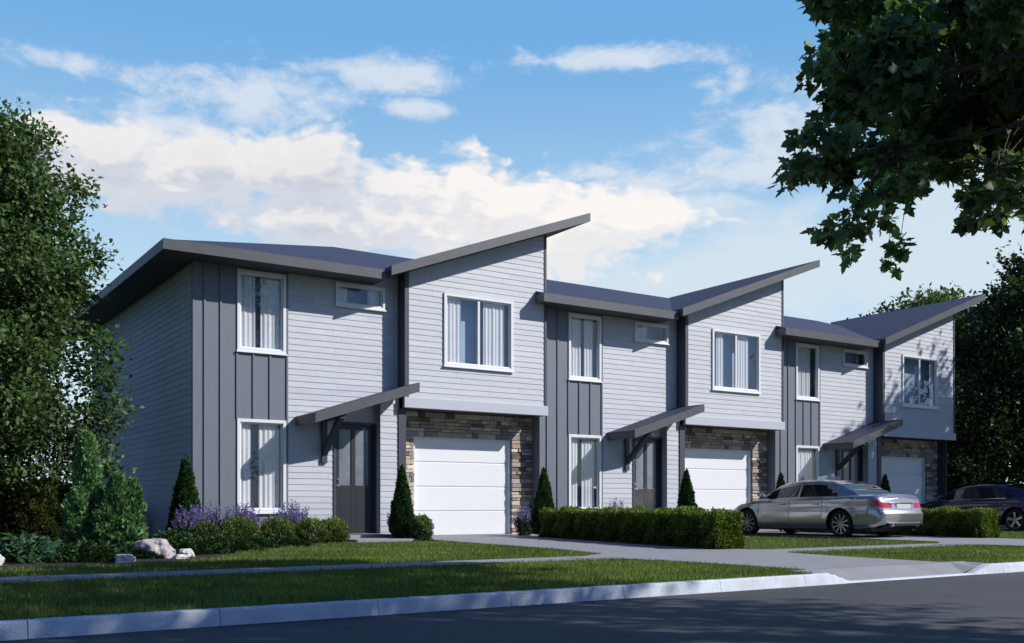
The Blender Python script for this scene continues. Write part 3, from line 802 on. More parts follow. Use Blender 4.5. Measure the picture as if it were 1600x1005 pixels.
# =================================================================== PLANTS
def cone_shrub(x, y, h, r, label, seed, dark=1.):
    global RNG
    RNG = np.random.default_rng(seed)
    t = thing('arborvitae', label, 'conifer', (x, y, 0), RNG.uniform(0, 6), 'small cone shaped evergreens along the house fronts')
    n = 9000; u = 1-np.sqrt(RNG.random(n)); z = .06+u*(h-.1)
    rr = r*np.minimum(1, (1-u)**.8*1.12)*np.minimum(1, .62+z*1.6)
    a = RNG.uniform(0, 2*math.pi, n); lump = 1+.10*np.sin(a*5+z*9)+.08*np.sin(a*3-z*14); q = rr*lump*RNG.uniform(.78, 1.03, n)
    p = np.stack([q*np.cos(a), q*np.sin(a), z], 1); out = np.stack([np.cos(a), np.sin(a), np.zeros(n)], 1)
    scatter('foliage', p, RNG.uniform(.04, .085, n), out*.45+np.array([0, 0, 1.]), .28, tint(np.array((.03, .075, .018))*dark, n, .3, .12, .75+.5*RNG.random(n)), M['needle'], t, LEAF_S, out)
    mb = MB(); mb.lathe([(.03, -.05), (.03, .08), (r*.7, .12), (r*.72, h*.25), (r*.4, h*.6), (.02, h*.93), (0, h*.93)], 12, 'z'); mb.build('stem', mat('inner twigs', (.012, .02, .008), .95), t)
    return t
for k, (x, y, h, r, lab) in enumerate([
    (-.44, -1.0, 1.68, .30, 'cone shaped evergreen at the front left corner of the end house'),
    (3.86, -1.40, 1.57, .25, 'slim cone shaped evergreen between the first front door and its white garage door'),
    (7.42, -1.45, 1.62, .27, 'cone shaped evergreen at the left end of the long clipped hedge'),
    (11.75, -1.5, 1.64, .28, 'cone shaped evergreen left of the middle white garage door'),
    (15.25, -1.45, 1.62, .26, 'cone shaped evergreen partly hidden behind the front of the silver car'),
    (19.65, -1.5, 1.66, .27, 'small cone evergreen in front of the shaded garage door, above the silver boot')]):
    cone_shrub(x, y, h, r, lab, 20+k, .9)

def lobed_conifer(x, y, lobes, label, seed, base, name='juniper', n0=9000):
    global RNG
    RNG = np.random.default_rng(seed)
    t = thing(name, label, 'conifer', (x, y, 0), 0)
    Ps = []; Os = []; Cs = []
    for (dx, dy, z0, z1, r) in lobes:
        n = int(n0*r*(z1-z0)*2.2); z = RNG.uniform(0, 1, n); a = RNG.uniform(0, 2*math.pi, n)
        prof = np.sin(np.clip(.18+z*.82, 0, 1)*math.pi)**.55
        lump = 1+.16*np.sin(a*4+z*11+dx*5)+.14*np.sin(a*2-z*17); q = r*prof*lump*RNG.uniform(.7, 1.05, n)
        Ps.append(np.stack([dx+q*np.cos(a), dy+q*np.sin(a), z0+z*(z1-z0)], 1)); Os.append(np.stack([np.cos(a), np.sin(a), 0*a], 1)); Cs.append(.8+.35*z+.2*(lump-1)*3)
    p = np.concatenate(Ps); o = np.concatenate(Os); n = len(p)
    scatter('foliage', p, RNG.uniform(.05, .11, n), o*.7+np.array([0, 0, .9]), .35, tint(base, n, .25, .08, np.concatenate(Cs)), M['needle'], t, LEAF_S, o)
    mb = MB()
    for (dx, dy, z0, z1, r) in lobes: mb.tube([(dx*.3, dy*.3, -.05), (dx, dy, z0+(z1-z0)*.4), (dx, dy, z0+(z1-z0)*.85)], [.05, r*.5, .02], 8)
    mb.build('stem', mat('shrub core', (.015, .022, .012), .95), t)
    return t
lobed_conifer(-2.52, -3.2, [(-.02, .1, .0, 1.84, .17), (-.15, 0, 0, .98, .22), (.08, .1, 0, 1.1, .2)], 'tall pale blue green upright conifer beside the big leafy tree', 31, (.14, .25, .10))
lobed_conifer(-2.18, -3.5, [(.0, 0, 0, 1.16, .18), (.23, .05, 0, 1.10, .15), (-.15, .0, 0, .75, .22), (.1, -.12, 0, .55, .25)], 'rounded two peaked bluish conifer right of the tallest upright conifer', 32, (.10, .19, .07))

def ball_shrub(x, y, rx, rz, label, seed, base=(.09, .13, .035), cat='shrub', name='boxwood', group=None, leaf=.035, dens=1., zc=None):
    global RNG
    RNG = np.random.default_rng(seed)
    t = thing(name, label, cat, (x, y, 0), 0, group)
    n = int(5200*dens); v = unit(RNG.normal(size=(n, 3))); a = np.arctan2(v[:, 1], v[:, 0])
    lump = 1+.10*np.sin(a*4+v[:, 2]*6+seed)+.08*np.sin(a*7-v[:, 2]*9)
    q = v*(RNG.uniform(.72, 1.06, (n, 1)))*lump[:, None]; p = q*np.array([rx, rx, rz]); p[:, 2] += (rz*.85 if zc is None else zc); p[:, 2] = np.maximum(p[:, 2], .02)
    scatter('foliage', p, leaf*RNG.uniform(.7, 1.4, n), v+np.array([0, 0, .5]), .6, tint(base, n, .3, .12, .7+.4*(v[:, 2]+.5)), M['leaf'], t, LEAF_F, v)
    mb = MB()
    for k in range(5):
        b = 2*math.pi*k/5; mb.tube([(0, 0, -.03), (rx*.3*math.cos(b), rx*.3*math.sin(b), rz*.8), (rx*.6*math.cos(b), rx*.6*math.sin(b), rz*1.3)], [.015, .012, .004], 5)
    mb.build('stem', M['bark'], t)
    return t
BG = 'rounded shrubs in the front bed'
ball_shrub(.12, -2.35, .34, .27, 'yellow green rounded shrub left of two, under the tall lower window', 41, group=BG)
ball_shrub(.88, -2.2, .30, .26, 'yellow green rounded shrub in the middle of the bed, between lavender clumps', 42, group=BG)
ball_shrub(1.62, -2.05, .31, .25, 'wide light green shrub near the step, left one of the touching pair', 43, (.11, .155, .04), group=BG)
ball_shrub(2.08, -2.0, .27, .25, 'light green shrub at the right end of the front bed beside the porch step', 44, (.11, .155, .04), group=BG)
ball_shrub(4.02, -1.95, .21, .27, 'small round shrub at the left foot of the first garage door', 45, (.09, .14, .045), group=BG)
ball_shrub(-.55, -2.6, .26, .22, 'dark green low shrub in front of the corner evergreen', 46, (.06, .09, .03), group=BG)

def lavender(x, y, r, h, label, seed, n=70, shade=1.):
    global RNG
    RNG = np.random.default_rng(seed); rd = random.Random(seed)
    t = thing('lavender', label, 'flowers', (x, y, 0), 0, 'purple lavender clumps')
    P_, S_, D_, C_ = [], [], [], []
    F_, FD, FC, FS = [], [], [], []
    for k in range(n):
        a = rd.uniform(0, 6.28); q = rd.uniform(0, 1)**.6; bx, by = q*r*.45*math.cos(a), q*r*.45*math.sin(a)
        tx, ty = q*r*math.cos(a), q*r*math.sin(a); hh = h*rd.uniform(.62, 1.06)*(1-.15*q)
        for j in range(14):
            f = j/14; px_, py_, pz = bx+(tx-bx)*f, by+(ty-by)*f, hh*.7*f
            P_.append((px_, py_, pz)); D_.append((tx*1.5, ty*1.5, 1)); S_.append(.07*rd.uniform(.7, 1.2)); C_.append((.06, .085, .045))
        for j in range(26):
            f = .62+.38*j/26; w = .008
            F_.append((bx+(tx-bx)*f+rd.gauss(0, w), by+(ty-by)*f+rd.gauss(0, w), hh*f)); FD.append((rd.gauss(0, .6), rd.gauss(0, .6), .6)); FS.append(.034*rd.uniform(.7, 1.3))
            FC.append(rd.choice(((.19, .14, .42), (.24, .19, .52), (.13, .10, .33), (.30, .27, .55))))
    P_ = np.array(P_); n1 = len(P_)
    scatter('foliage', P_, np.array(S_), np.array(D_), .35, tint((1, 1, 1), n1, .25, .08)*np.array(C_)*shade, M['needle'], t, LEAF_S)
    F_ = np.array(F_); n2 = len(F_)
    scatter('flowers', F_, np.array(FS), np.array(FD), .4, tint((1, 1, 1), n2, .2, .05)*np.array(FC)*shade, M['petal'], t, LEAF_F)
    return t
for k, (x, y, r, h, lab) in enumerate([
    (-.62, -1.75, .28, .60, 'lavender clump at the foot of the corner evergreen'),
    (-.15, -1.55, .30, .62, 'lavender clump under the charcoal boards, right of the corner evergreen'),
    (.40, -1.6, .30, .60, 'lavender clump behind the left yellow green shrub'),
    (.62, -1.25, .26, .62, 'lavender clump under the left edge of the tall lower window'),
    (1.22, -1.75, .27, .58, 'lavender clump between the middle and the wide right shrubs'),
    (1.62, -1.2, .25, .66, 'tallest lavender clump, right of the lower window'),
    (4.0, -.95, .22, .60, 'lavender clump between the porch step and the small evergreen'),
    (7.35, -.75, .26, .58, 'shaded lavender clump at the right edge of the first garage door'),
    (10.25, -.6, .22, .72, 'lavender clump mostly hidden behind the long hedge'),
    (-1.1, 1.1, .35, .60, 'shaded lavender clump against the side wall of the end house')]):
    lavender(x, y, r*1.1, h*1.30, lab, 60+k, n=46)

def hedge(label, a, b, w, h, seed, base=(.12, .17, .03), group='clipped hedges beside the driveways'):
    global RNG
    RNG = np.random.default_rng(seed)
    t = thing('hedge', label, 'hedge', (a[0], a[1], 0), math.atan2(b[1]-a[1], b[0]-a[0]), group)
    Ln = math.hypot(b[0]-a[0], b[1]-a[1]); n = int(9000*Ln*(w+2*h)/1.8)
    s = RNG.random(n)*(2*h+w)
    y = np.where(s < h, -w/2, np.where(s < h+w, s-h-w/2, w/2)); z = np.where(s < h, s, np.where(s < h+w, h, s-h-w))
    x = RNG.uniform(0, Ln, n)
    ne = int(n*.12); x[:ne] = np.where(RNG.random(ne) < .5, 0, Ln); y[:ne] = RNG.uniform(-w/2, w/2, ne); z[:ne] = RNG.uniform(0, h, ne)
    nrm = np.stack([np.where(x <= 0, -1, np.where(x >= Ln, 1, 0)), np.sign(y)*(np.abs(y) >= w/2-1e-6), (z >= h-1e-6)*1.], 1).astype(float)
    bump = .035*np.sin(x*7+y*5)+.03*np.sin(x*13+z*11)+.02*np.sin(z*17+x*3)
    p = np.stack([x, y, z], 1)+nrm*(bump-.07*RNG.random(n))[:, None]+RNG.normal(size=(n, 3))*.014; p[:, 2] = np.maximum(p[:, 2], .02)
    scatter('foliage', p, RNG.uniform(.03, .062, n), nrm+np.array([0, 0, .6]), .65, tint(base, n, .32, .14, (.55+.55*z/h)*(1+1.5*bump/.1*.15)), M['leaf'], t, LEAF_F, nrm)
    mb = MB(); mb.box(.07, Ln-.07, -w/2+.08, w/2-.08, -.02, h-.09); mb.build('shade_core', mat('hedge shade', (.010, .016, .006), .95), t)  # solid box behind the leaves, the hedge's inner shade put into its dark colour
    return t
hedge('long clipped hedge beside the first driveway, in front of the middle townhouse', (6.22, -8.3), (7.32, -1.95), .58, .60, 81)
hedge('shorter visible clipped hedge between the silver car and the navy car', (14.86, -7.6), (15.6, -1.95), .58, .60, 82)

def low_plant(name, label, x, y, r, h, base, seed, leaf=.06, n=2600, shape=LEAF_S, droop=0.):
    global RNG
    RNG = np.random.default_rng(seed); t = thing(name, label, 'plant', (x, y, 0), 0, None)
    q = np.sqrt(RNG.random(n)); a = RNG.uniform(0, 6.283, n); lob = 1+.22*np.sin(a*5+seed)+.12*np.sin(a*9)
    hh = h*(1-q**2)*(1+.3*np.sin(a*4+q*7))
    p = np.stack([q*r*lob*np.cos(a), q*r*lob*np.sin(a), np.maximum(.01, hh*RNG.uniform(.5, 1, n))], 1); o = np.stack([np.cos(a), np.sin(a), 0*a], 1)
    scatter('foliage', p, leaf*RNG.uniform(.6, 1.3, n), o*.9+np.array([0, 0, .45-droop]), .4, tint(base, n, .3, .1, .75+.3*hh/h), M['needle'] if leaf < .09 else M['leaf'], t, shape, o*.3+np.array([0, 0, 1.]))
    mb = MB()
    for k in range(6): b = 6.283*k/6+seed; mb.tube([(0, 0, -.02), (r*.4*math.cos(b), r*.4*math.sin(b), h*.5), (r*.75*math.cos(b), r*.75*math.sin(b), h*.3)], [.014, .01, .004], 5)
    mb.build('stem', M['bark'], t)
    return t
GC = [(-3.05, -5.9, .42, .24, 'spreading dark green ground cover left of the pale flat stone'), (-3.45, -5.3, .40, .22, 'spreading ground cover behind the left edge stone'),
      (-1.35, -4.7, .45, .26, 'spreading dark juniper right of the pink boulder'), (-.7, -4.2, .48, .26, 'spreading dark juniper in the middle of the bed edge'),
      (-.15, -3.5, .50, .22, 'spreading dark juniper in front of the left rounded shrub'), (.75, -2.95, .45, .14, 'low flat ground cover in front of the middle rounded shrub'),
      (-2.35, -5.35, .45, .18, 'low green ground cover under the bluish conifers'), (-2.0, -2.4, .5, .3, 'green ground cover behind the bluish conifers'), (-1.2, -2.9, .5, .25, 'ground cover between the conifers and the corner evergreen')]
for k, (x, y, r, h, lab) in enumerate(GC): low_plant('ground_cover', lab, x, y, r, h, (.035, .075, .022), 90+k)
low_plant('hosta', 'broad leaved blue green plant at the left edge of the bed', -3.75, -5.6, .42, .30, (.07, .14, .085), 110, leaf=.15, n=420, shape=LEAF_F, droop=.2)
low_plant('hosta', 'broad leaved plant half cut off at the far left of the picture', -4.25, -5.2, .36, .28, (.06, .13, .08), 111, leaf=.15, n=360, shape=LEAF_F, droop=.2)

def rock(label, x, y, sx, sy, sz, seed, m):
    import bmesh
    from mathutils import noise
    bm = bmesh.new(); bmesh.ops.create_icosphere(bm, subdivisions=5, radius=1)
    for v in bm.verts:
        c = v.co.copy(); d = noise.noise(c*1.3+Vector((seed, 0, 0)))*.35+noise.noise(c*3.1+Vector((0, seed, 0)))*.14+noise.noise(c*8+Vector((0, 0, seed)))*.05
        cell = noise.voronoi(c*1.6+Vector((seed, seed, 0)))[0][0]; v.co = c*(1+d-.25*cell); v.co.z = min(v.co.z, .72)
        v.co = Vector((v.co.x*sx, v.co.y*sy, v.co.z*sz+sz*.35))
    me = bpy.data.meshes.new('rock'); bm.to_mesh(me); bm.free(); me.materials.append(m)
    me.polygons.foreach_set('use_smooth', [True]*len(me.polygons)); me.set_sharp_from_angle(angle=R(28))
    o = bpy.data.objects.new('rock', me); link(o); o.location = (x, y, 0); o.rotation_euler = (0, 0, seed)
    tag(o, label, 'rock', 'boulders edging the planting bed')
rock('large speckled pink grey boulder, biggest of the bed stones', -2.12, -5.5, .36, .28, .25, 1.9, M['rock'])
rock('small pale boulder just right of the speckled boulder', -1.66, -5.45, .13, .12, .11, 2.2, M['rockpale'])
rock('low flat pale stone below the right foot of the speckled boulder', -1.88, -5.95, .14, .11, .06, 3.1, M['rockpale'])
rock('flat pale stone left of the speckled boulder, nearest the pavement', -2.72, -6.45, .22, .15, .10, 4.7, M['rockpale'])
rock('pale boulder cut off at the left edge of the picture', -4.25, -6.2, .20, .18, .15, 5.2, M['rockpale'])

# shrubs behind, left of the house
hedge('dark yellow green hedge under the big left tree, behind the conifers', (-7.5, 2.0), (-1.7, 2.3), .8, 1.15, 120, (.075, .095, .022), None)
ball_shrub(-1.0, 3.9, .6, .45, 'dark background shrub close to the side wall of the end house', 123, (.07, .09, .03), name='background_shrub', leaf=.06, dens=1.4)

# =================================================================== TREES
EXTRA = [(-1.76, 0.3, 3.15), (-1.58, 0.3, 2.56), (-1.87, 0.3, 1.94), (-2.21, 0.3, 1.51), (-2.75, 0.3, 1.32), (-1.76, 0.3, 3.76), (-3.23, 0.3, 1.37), (-2.09, 0.3, 2.29), (-2.43, 0.3, 1.92), (-1.93, 0.3, 5.44), (-2.21, 0.3, 6.6), (-2.91, 0.3, 7.47), (-3.07, 0.3, 1.89), (-1.76, 0.3, 1.45)]      # low skirts of the crown
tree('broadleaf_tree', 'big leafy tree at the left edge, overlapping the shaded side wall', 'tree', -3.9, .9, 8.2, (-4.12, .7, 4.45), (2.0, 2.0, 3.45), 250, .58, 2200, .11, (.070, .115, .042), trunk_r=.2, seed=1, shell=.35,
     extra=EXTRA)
tree('broadleaf_tree', 'dark tree in the back garden behind the big left tree', 'tree', -3.6, 15, 6.5, (-3.4, 15, 3.6), (2.6, 2.2, 3.2), 70, .9, 420, .18, (.05, .08, .03), seed=9)
TG = 'trees beyond the right end of the row'
tree('broadleaf_tree', 'yellowish green tree rising behind the roof of the far right townhouse', 'tree', 41.5, 12, 11.5, (41.5, 12, 6.9), (3.4, 3.4, 5.0), 110, 1.0, 260, .25, (.075, .10, .028), TG, seed=2)
tree('broadleaf_tree', 'dark dense tree at the far right, cut by the picture edge', 'tree', 31.6, .6, 9.5, (31.9, .6, 5.6), (2.7, 2.8, 4.3), 110, .9, 320, .22, (.030, .058, .022), TG, seed=3)
tree('broadleaf_tree', 'dark green tree right beside the far end wall', 'tree', 30.6, 4.4, 8, (30.6, 4.4, 4.4), (2.0, 2.2, 4.1), 100, .8, 330, .2, (.036, .062, .022), TG, seed=4)
tree('broadleaf_tree', 'low dark tree behind the navy car', 'tree', 28.2, 1.6, 5.5, (28.5, 1.6, 2.6), (1.8, 1.7, 2.7), 80, .7, 420, .17, (.028, .05, .018), TG, seed=5)
tree('broadleaf_tree', 'tree standing in the driveway side garden right of the navy car', 'tree', 35.5, 5.5, 9, (35.5, 5.5, 4.8), (3.5, 3.0, 4.6), 80, 1.0, 170, .25, (.03, .055, .02), TG, seed=6)
tree('broadleaf_tree', 'street tree outside the right picture edge that shades the far garage', 'tree', 30.8, -8.2, 12, (30.6, -8.0, 8.2), (3.9, 3.6, 3.4), 100, 1.0, 170, .26, (.035, .06, .02), TG, seed=7)

# overhanging maple: trunk on the far side of the road, out of the picture to the right
def overhang():
    global RNG
    RNG = np.random.default_rng(77)
    bx, by = 5.8, -22.0
    t = thing('maple_tree', 'dark maple whose leafy branches hang into the upper right corner', 'tree', (bx, by, 0))
    s, c = math.sin(YAW), math.cos(YAW)
    def at(px, py, z):
        u = (px-800)/1560.; return np.array([CAMX+z*(c*u+s)-bx, CAMY+z*(c-s*u)-by, CAMZ+z*(788-py)/1560.])
    B = [(1330, 40, 70), (1300, 110, 32), (1262, 120, 16), (1400, 90, 80), (1340, 170, 62), (1490, 60, 85), (1570, 60, 80), (1450, 170, 80), (1550, 160, 85), (1290, 225, 36),
         (1250, 215, 16), (1262, 270, 38), (1225, 285, 14), (1330, 270, 48), (1400, 240, 62), (1480, 245, 58), (1560, 245, 62), (1365, 320, 30), (1335, 350, 28), (1300, 360, 26), (1325, 390, 20),
         (1395, 300, 28), (1385, 345, 20), (1405, 385, 20), (1392, 412, 14), (1530, 300, 40), (1585, 300, 38), (1515, 345, 22), (1555, 340, 24), (1620, 200, 90), (1640, 90, 90), (1625, 320, 40), (1450, 0, 80), (1350, -30, 70), (1560, -20, 80), (1420, 285, 30), (1245, 262, 14), (1275, 185, 14)]
    cs, rr = [], []
    for (px, py, r) in B:
        z = 9.6+RNG.uniform(-1, 1)+(.6 if r > 50 else 0); q = r/1560*z*.82
        k = 1 if r < 30 else (2 if r < 50 else 4)
        for _ in range(k):
            off = RNG.normal(size=2)*r*.30*(k > 1); zz = z+RNG.uniform(-.5, .5)*(k > 1)
            cs.append(at(px+off[0], py+off[1], zz)); rr.append(q*(.95 if k == 1 else .72))
    vis = len(cs)
    # the rest of the crown, above and to the right of the picture
    C0 = np.array([4.2-bx, -21.0-by, 8.0]); n = 0
    while n < 130:
        v = unit(RNG.normal(size=3))*(.35+.65*RNG.random()**.5)*np.array([4.5, 4.6, 3.6])+C0
        w = v+np.array([bx, by, 0])-np.array([CAMX, CAMY, CAMZ]); z = s*w[0]+c*w[1]; u = (c*w[0]-s*w[1])/max(z, .1)
        if z > .5 and abs(u) < .66 and w[2]/z < .62: continue
        cs.append(v); rr.append(RNG.uniform(.7, 1.15)); n += 1
    cs = np.array(cs); rr = np.array(rr)
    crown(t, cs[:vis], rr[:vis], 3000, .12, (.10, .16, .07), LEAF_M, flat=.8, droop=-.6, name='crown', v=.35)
    crown(t, cs[vis:], rr[vis:], 210, .17, (.03, .055, .02), LEAF_F, flat=.8, name='crown')
    mb = MB(); mb.tube([(0, 0, -.1), (-.05, .05, 1.5), (-.2, .3, 3.4), (-.5, .9, 5.2), (-.8, 1.5, 8.5), (-.8, 1.7, 11)], [.36, .27, .24, .2, .12, .03], 12)
    hubs = [at(1500, 150, 9.8), at(1400, 230, 9.6), at(1560, 260, 9.8), at(1340, 130, 9.6)]
    base = np.array([-.35, .6, 4.2])
    for h_ in hubs:
        mid = base*.5+h_*.5+np.array([0, 0, .35]); mb.tube([base, base*.75+h_*.25+np.array([0, 0, .3]), mid, h_*.8+mid*.2+np.array([0, 0, -.12]), h_], [.085, .055, .032, .02, .01], 7)
    for i, cc in enumerate(cs[:vis]):
        h_ = min(hubs, key=lambda q: np.linalg.norm(q-cc)); m_ = (h_+cc)/2+np.array([0, 0, .10])+RNG.normal(size=3)*.08; mb.tube([h_, m_, cc], [.007, .005, .002], 5)
    for cc in cs[vis::3]:
        m_ = (C0+cc)/2; mb.tube([np.array([-.6, 1.1, 6.]), m_, cc], [.09, .05, .012], 5)
    mb.build('trunk', M['bark'], t, smooth=True)
overhang()

OG = 'trees across the road'
for k, (x, y, h) in enumerate([(-9, -44, 6.), (1.5, -46, 7.), (13, -48, 7.), (24, -45, 6.5), (36, -46, 7.), (-20, -45, 7.)]):
    tree('broadleaf_tree', 'tree across the road, seen only as a reflection in the windows', 'tree', x, y, h, (x, y, h*.55), (3.8, 3.2, h*.42), 60, 1.3, 60, .4, (.04, .065, .025), OG, seed=30+k)

# =================================================================== LIGHT
SUN = Vector((1.1, -1.0, 1.05)).normalized(); el = math.asin(SUN.z); az = math.atan2(SUN.x, SUN.y)
ld = bpy.data.lights.new('sun', 'SUN'); ld.energy = 5.0; ld.angle = R(.6); ld.color = (1, .965, .92)
lo = bpy.data.objects.new('sun', ld); link(lo); lo.rotation_euler = (-SUN).to_track_quat('-Z', 'Y').to_euler()

W = bpy.data.worlds.new('World'); SC.world = W; W.use_nodes = True; nt = W.node_tree; nt.nodes.clear()
out = N(nt, 'ShaderNodeOutputWorld'); bg = N(nt, 'ShaderNodeBackground', Strength=.11); L(nt, bg.outputs[0], out.inputs[0])
sky = N(nt, 'ShaderNodeTexSky', sky_type='NISHITA'); sky.sun_disc = False; sky.sun_elevation = el; sky.sun_rotation = az
sky.air_density = 1.2; sky.dust_density = .6; sky.ozone_density = 2.2
tc = N(nt, 'ShaderNodeTexCoord'); nrm = N(nt, 'ShaderNodeVectorMath', operation='NORMALIZE'); L(nt, tc.outputs['Generated'], nrm.inputs[0])
sp = N(nt, 'ShaderNodeSeparateXYZ'); L(nt, nrm.outputs[0], sp.inputs[0])
def Mt(op, a, b=None, c=None, clampit=False):
    n = N(nt, 'ShaderNodeMath', operation=op); n.use_clamp = clampit
    for i, v in enumerate((a, b, c)):
        if v is None: continue
        if isinstance(v, (int, float)): n.inputs[i].default_value = v
        else: L(nt, v, n.inputs[i])
    return n.outputs[0]
phi = Mt('ARCTAN2', sp.outputs[0], sp.outputs[1])
hor = Mt('SQRT', Mt('ADD', Mt('MULTIPLY', sp.outputs[0], sp.outputs[0]), Mt('MULTIPLY', sp.outputs[1], sp.outputs[1])))
vv = Mt('DIVIDE', sp.outputs[2], Mt('MAXIMUM', hor, .02))
def fields(p, v):
    c_ = N(nt, 'ShaderNodeCombineXYZ'); L(nt, p, c_.inputs[0]); L(nt, Mt('MULTIPLY', v, 1.7), c_.inputs[1])
    a = N(nt, 'ShaderNodeTexNoise', noise_dimensions='2D', Scale=9., Detail=8., Roughness=.58, Distortion=.25); L(nt, c_.outputs[0], a.inputs['Vector'])
    w = N(nt, 'ShaderNodeTexNoise', noise_dimensions='2D', Scale=16., Detail=3., Roughness=.6); L(nt, c_.outputs[0], w.inputs['Vector'])
    wv = N(nt, 'ShaderNodeVectorMath', operation='MULTIPLY_ADD'); L(nt, w.outputs['Color'], wv.inputs[0]); wv.inputs[1].default_value = (.055, .055, 0); L(nt, c_.outputs[0], wv.inputs[2])
    puffs = []
    for sc_, sm in ((15., .5), (33., .5), (70., .4)):
        q = N(nt, 'ShaderNodeTexVoronoi', Scale=sc_, feature='SMOOTH_F1', voronoi_dimensions='2D'); q.inputs['Smoothness'].default_value = sm; L(nt, wv.outputs[0], q.inputs['Vector']); puffs.append(q.outputs['Distance'])
    puff = Mt('SUBTRACT', .62, Mt('ADD', Mt('MULTIPLY', puffs[0], .62), Mt('ADD', Mt('MULTIPLY', puffs[1], .38), Mt('MULTIPLY', puffs[2], .2))))
    return c_, a, puff
cmb, n1, puff = fields(phi, vv)
n2 = N(nt, 'ShaderNodeTexNoise', noise_dimensions='2D', Scale=24., Detail=7., Roughness=.65, Distortion=.4); L(nt, cmb.outputs[0], n2.inputs['Vector'])
def blob(px, py, a, b):
    u = (px-800)/1560.; p0 = YAW+math.atan(u); v0 = (788-py)/1560./math.sqrt(1+u*u)
    dx = Mt('DIVIDE', Mt('SUBTRACT', phi, p0), a/1560.); dy = Mt('DIVIDE', Mt('SUBTRACT', vv, v0), b/1560.)
    return Mt('SUBTRACT', 1., Mt('SQRT', Mt('ADD', Mt('MULTIPLY', dx, dx), Mt('MULTIPLY', dy, dy)))), dy
def union(lst):
    r = None
    for v in lst: r = v if r is None else Mt('MAXIMUM', r, v)
    return r
def ss(x, a, b):
    n = N(nt, 'ShaderNodeMapRange', interpolation_type='SMOOTHSTEP'); L(nt, x, n.inputs[0]); n.inputs[1].default_value = a; n.inputs[2].default_value = b; return n.outputs[0]
# heaped clouds
HEAP = [(180, 250, 150, 75), (330, 265, 200, 62), (470, 265, 160, 70), (500, 345, 150, 50), (640, 335, 190, 80), (770, 325, 150, 85), (880, 365, 170, 90), (1000, 345, 110, 36)]
def density(p, v):
    r = None
    for (px, py, a, b) in HEAP:
        u = (px-800)/1560.; p0 = YAW+math.atan(u); v0 = (788-py)/1560./math.sqrt(1+u*u)
        dx = Mt('DIVIDE', Mt('SUBTRACT', p, p0), a/1560.); dy = Mt('DIVIDE', Mt('SUBTRACT', v, v0), b/1560.)
        q = Mt('SUBTRACT', 1., Mt('SQRT', Mt('ADD', Mt('MULTIPLY', dx, dx), Mt('MULTIPLY', dy, dy)))); r = q if r is None else Mt('MAXIMUM', r, q)
    return r
def heapfield(p, v):
    c_, a, pf = fields(p, v)
    return Mt('ADD', density(p, v), Mt('ADD', Mt('MULTIPLY', Mt('SUBTRACT', a.outputs[0], .5), .9), Mt('MULTIPLY', Mt('SUBTRACT', pf, .17), 1.15)))
hm = heapfield(phi, vv)
hm_lit = heapfield(Mt('SUBTRACT', phi, .006), Mt('ADD', vv, .022))
hmask = ss(hm, -.16, .34)
# thin wispy clouds
wisp = [blob(*q)[0] for q in [(400, 150, 230, 85), (250, 200, 200, 60), (1120, 240, 200, 70), (960, 270, 120, 30), (1060, 320, 130, 30), (600, 115, 150, 40), (130, 100, 150, 35), (1190, 205, 150, 80), (1010, 285, 190, 35), (900, 95, 260, 30), (640, 170, 90, 22), (1180, 265, 120, 40), (1300, 120, 200, 40)]]
wm = Mt('ADD', union(wisp), Mt('ADD', Mt('MULTIPLY', Mt('SUBTRACT', n1.outputs[0], .5), 2.1), Mt('MULTIPLY', Mt('SUBTRACT', n2.outputs[0], .5), 1.3)))
wmask = Mt('MULTIPLY', ss(wm, .12, .98), .85)
# low haze bank toward the right and scattered low clouds all round so reflections have some too
low = [blob(*q)[0] for q in [(1150, 430, 380, 90), (1450, 390, 330, 120), (1650, 330, 280, 120), (-100, 330, 220, 80)]]
lm = Mt('ADD', union(low), Mt('MULTIPLY', Mt('SUBTRACT', n1.outputs[0], .5), 1.6)); lmask = Mt('MULTIPLY', ss(lm, -.05, .6), .85)
away = ss(Mt('COSINE', Mt('SUBTRACT', phi, YAW)), .55, .1)
amask = Mt('MULTIPLY', Mt('MULTIPLY', Mt('MULTIPLY', ss(n1.outputs[0], .52, .68), away), ss(vv, .7, .35)), .6)
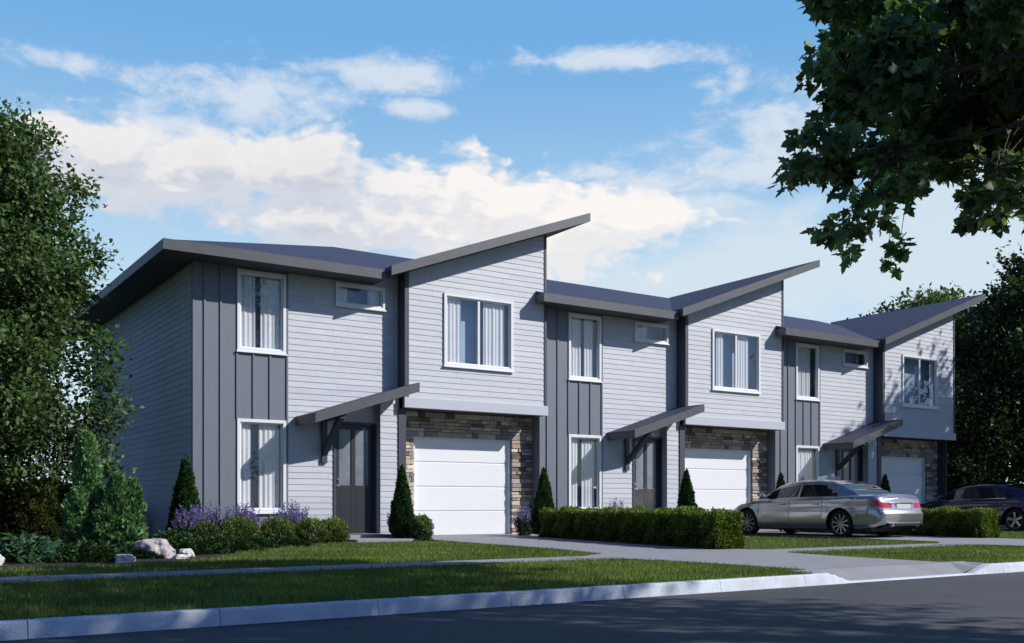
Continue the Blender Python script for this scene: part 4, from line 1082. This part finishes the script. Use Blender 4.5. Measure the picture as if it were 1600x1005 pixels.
# colours (sky units)
K = 1/.11
sat = N(nt, 'ShaderNodeHueSaturation', Saturation=1.12, Value=1.); L(nt, sky.outputs[0], sat.inputs['Color'])
def mixc(f, A, B):
    n = N(nt, 'ShaderNodeMix', data_type='RGBA')
    if isinstance(f, (int, float)): n.inputs[0].default_value = f
    else: L(nt, f, n.inputs[0])
    for i, q in ((6, A), (7, B)):
        if isinstance(q, tuple): n.inputs[i].default_value = (*q, 1)
        else: L(nt, q, n.inputs[i])
    return n.outputs[2]
front = Mt('MULTIPLY', ss(Mt('COSINE', Mt('SUBTRACT', phi, YAW)), .52, .86), ss(vv, 1.2, .6))   # sky set brighter on the view side, dimmed elsewhere to deepen the shadows
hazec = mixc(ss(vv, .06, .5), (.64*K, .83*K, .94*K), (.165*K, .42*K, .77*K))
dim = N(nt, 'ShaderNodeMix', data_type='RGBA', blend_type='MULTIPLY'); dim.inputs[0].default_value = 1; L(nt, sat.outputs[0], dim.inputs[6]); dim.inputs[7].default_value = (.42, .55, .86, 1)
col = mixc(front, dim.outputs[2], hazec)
col = mixc(wmask, col, (.72*K, .79*K, .88*K))
lit = ss(Mt('SUBTRACT', hm, hm_lit), -.16, .42)          # edges turned to the light are white, the rest falls into soft grey
core = ss(hm, .35, 1.15)
left = ss(phi, .60, .40)
base_l = mixc(core, (.66*K, .70*K, .78*K), (.52*K, .56*K, .65*K)); base_r = mixc(core, (.84*K, .84*K, .86*K), (.78*K, .77*K, .78*K))
base = mixc(left, base_r, base_l)
hc2 = mixc(Mt('MULTIPLY', lit, Mt('SUBTRACT', 1., Mt('MULTIPLY', left, .35))), base, (.97*K, .93*K, .90*K))
col = mixc(lmask, col, (.68*K, .78*K, .87*K))
col = mixc(hmask, col, hc2)
col = mixc(amask, col, (.45*K, .47*K, .5*K))
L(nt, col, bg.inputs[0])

# =================================================================== CAMERA
cd = bpy.data.cameras.new('camera'); cd.sensor_width = 36; cd.lens = 1560/1600*36; cd.shift_y = 285.5/1600; cd.clip_end = 4000; cd.clip_start = .05
co = bpy.data.objects.new('camera', cd); link(co); co.location = (CAMX, CAMY, CAMZ); co.rotation_euler = (R(90), 0, -YAW); SC.camera = co
SC.view_settings.view_transform = 'Standard'; SC.view_settings.look = 'None'; SC.view_settings.exposure = 0; SC.view_settings.gamma = 1
SC.render.resolution_x = 1024; SC.render.resolution_y = 643
SC.cycles.max_bounces = 5; SC.cycles.diffuse_bounces = 3; SC.cycles.transparent_max_bounces = 12
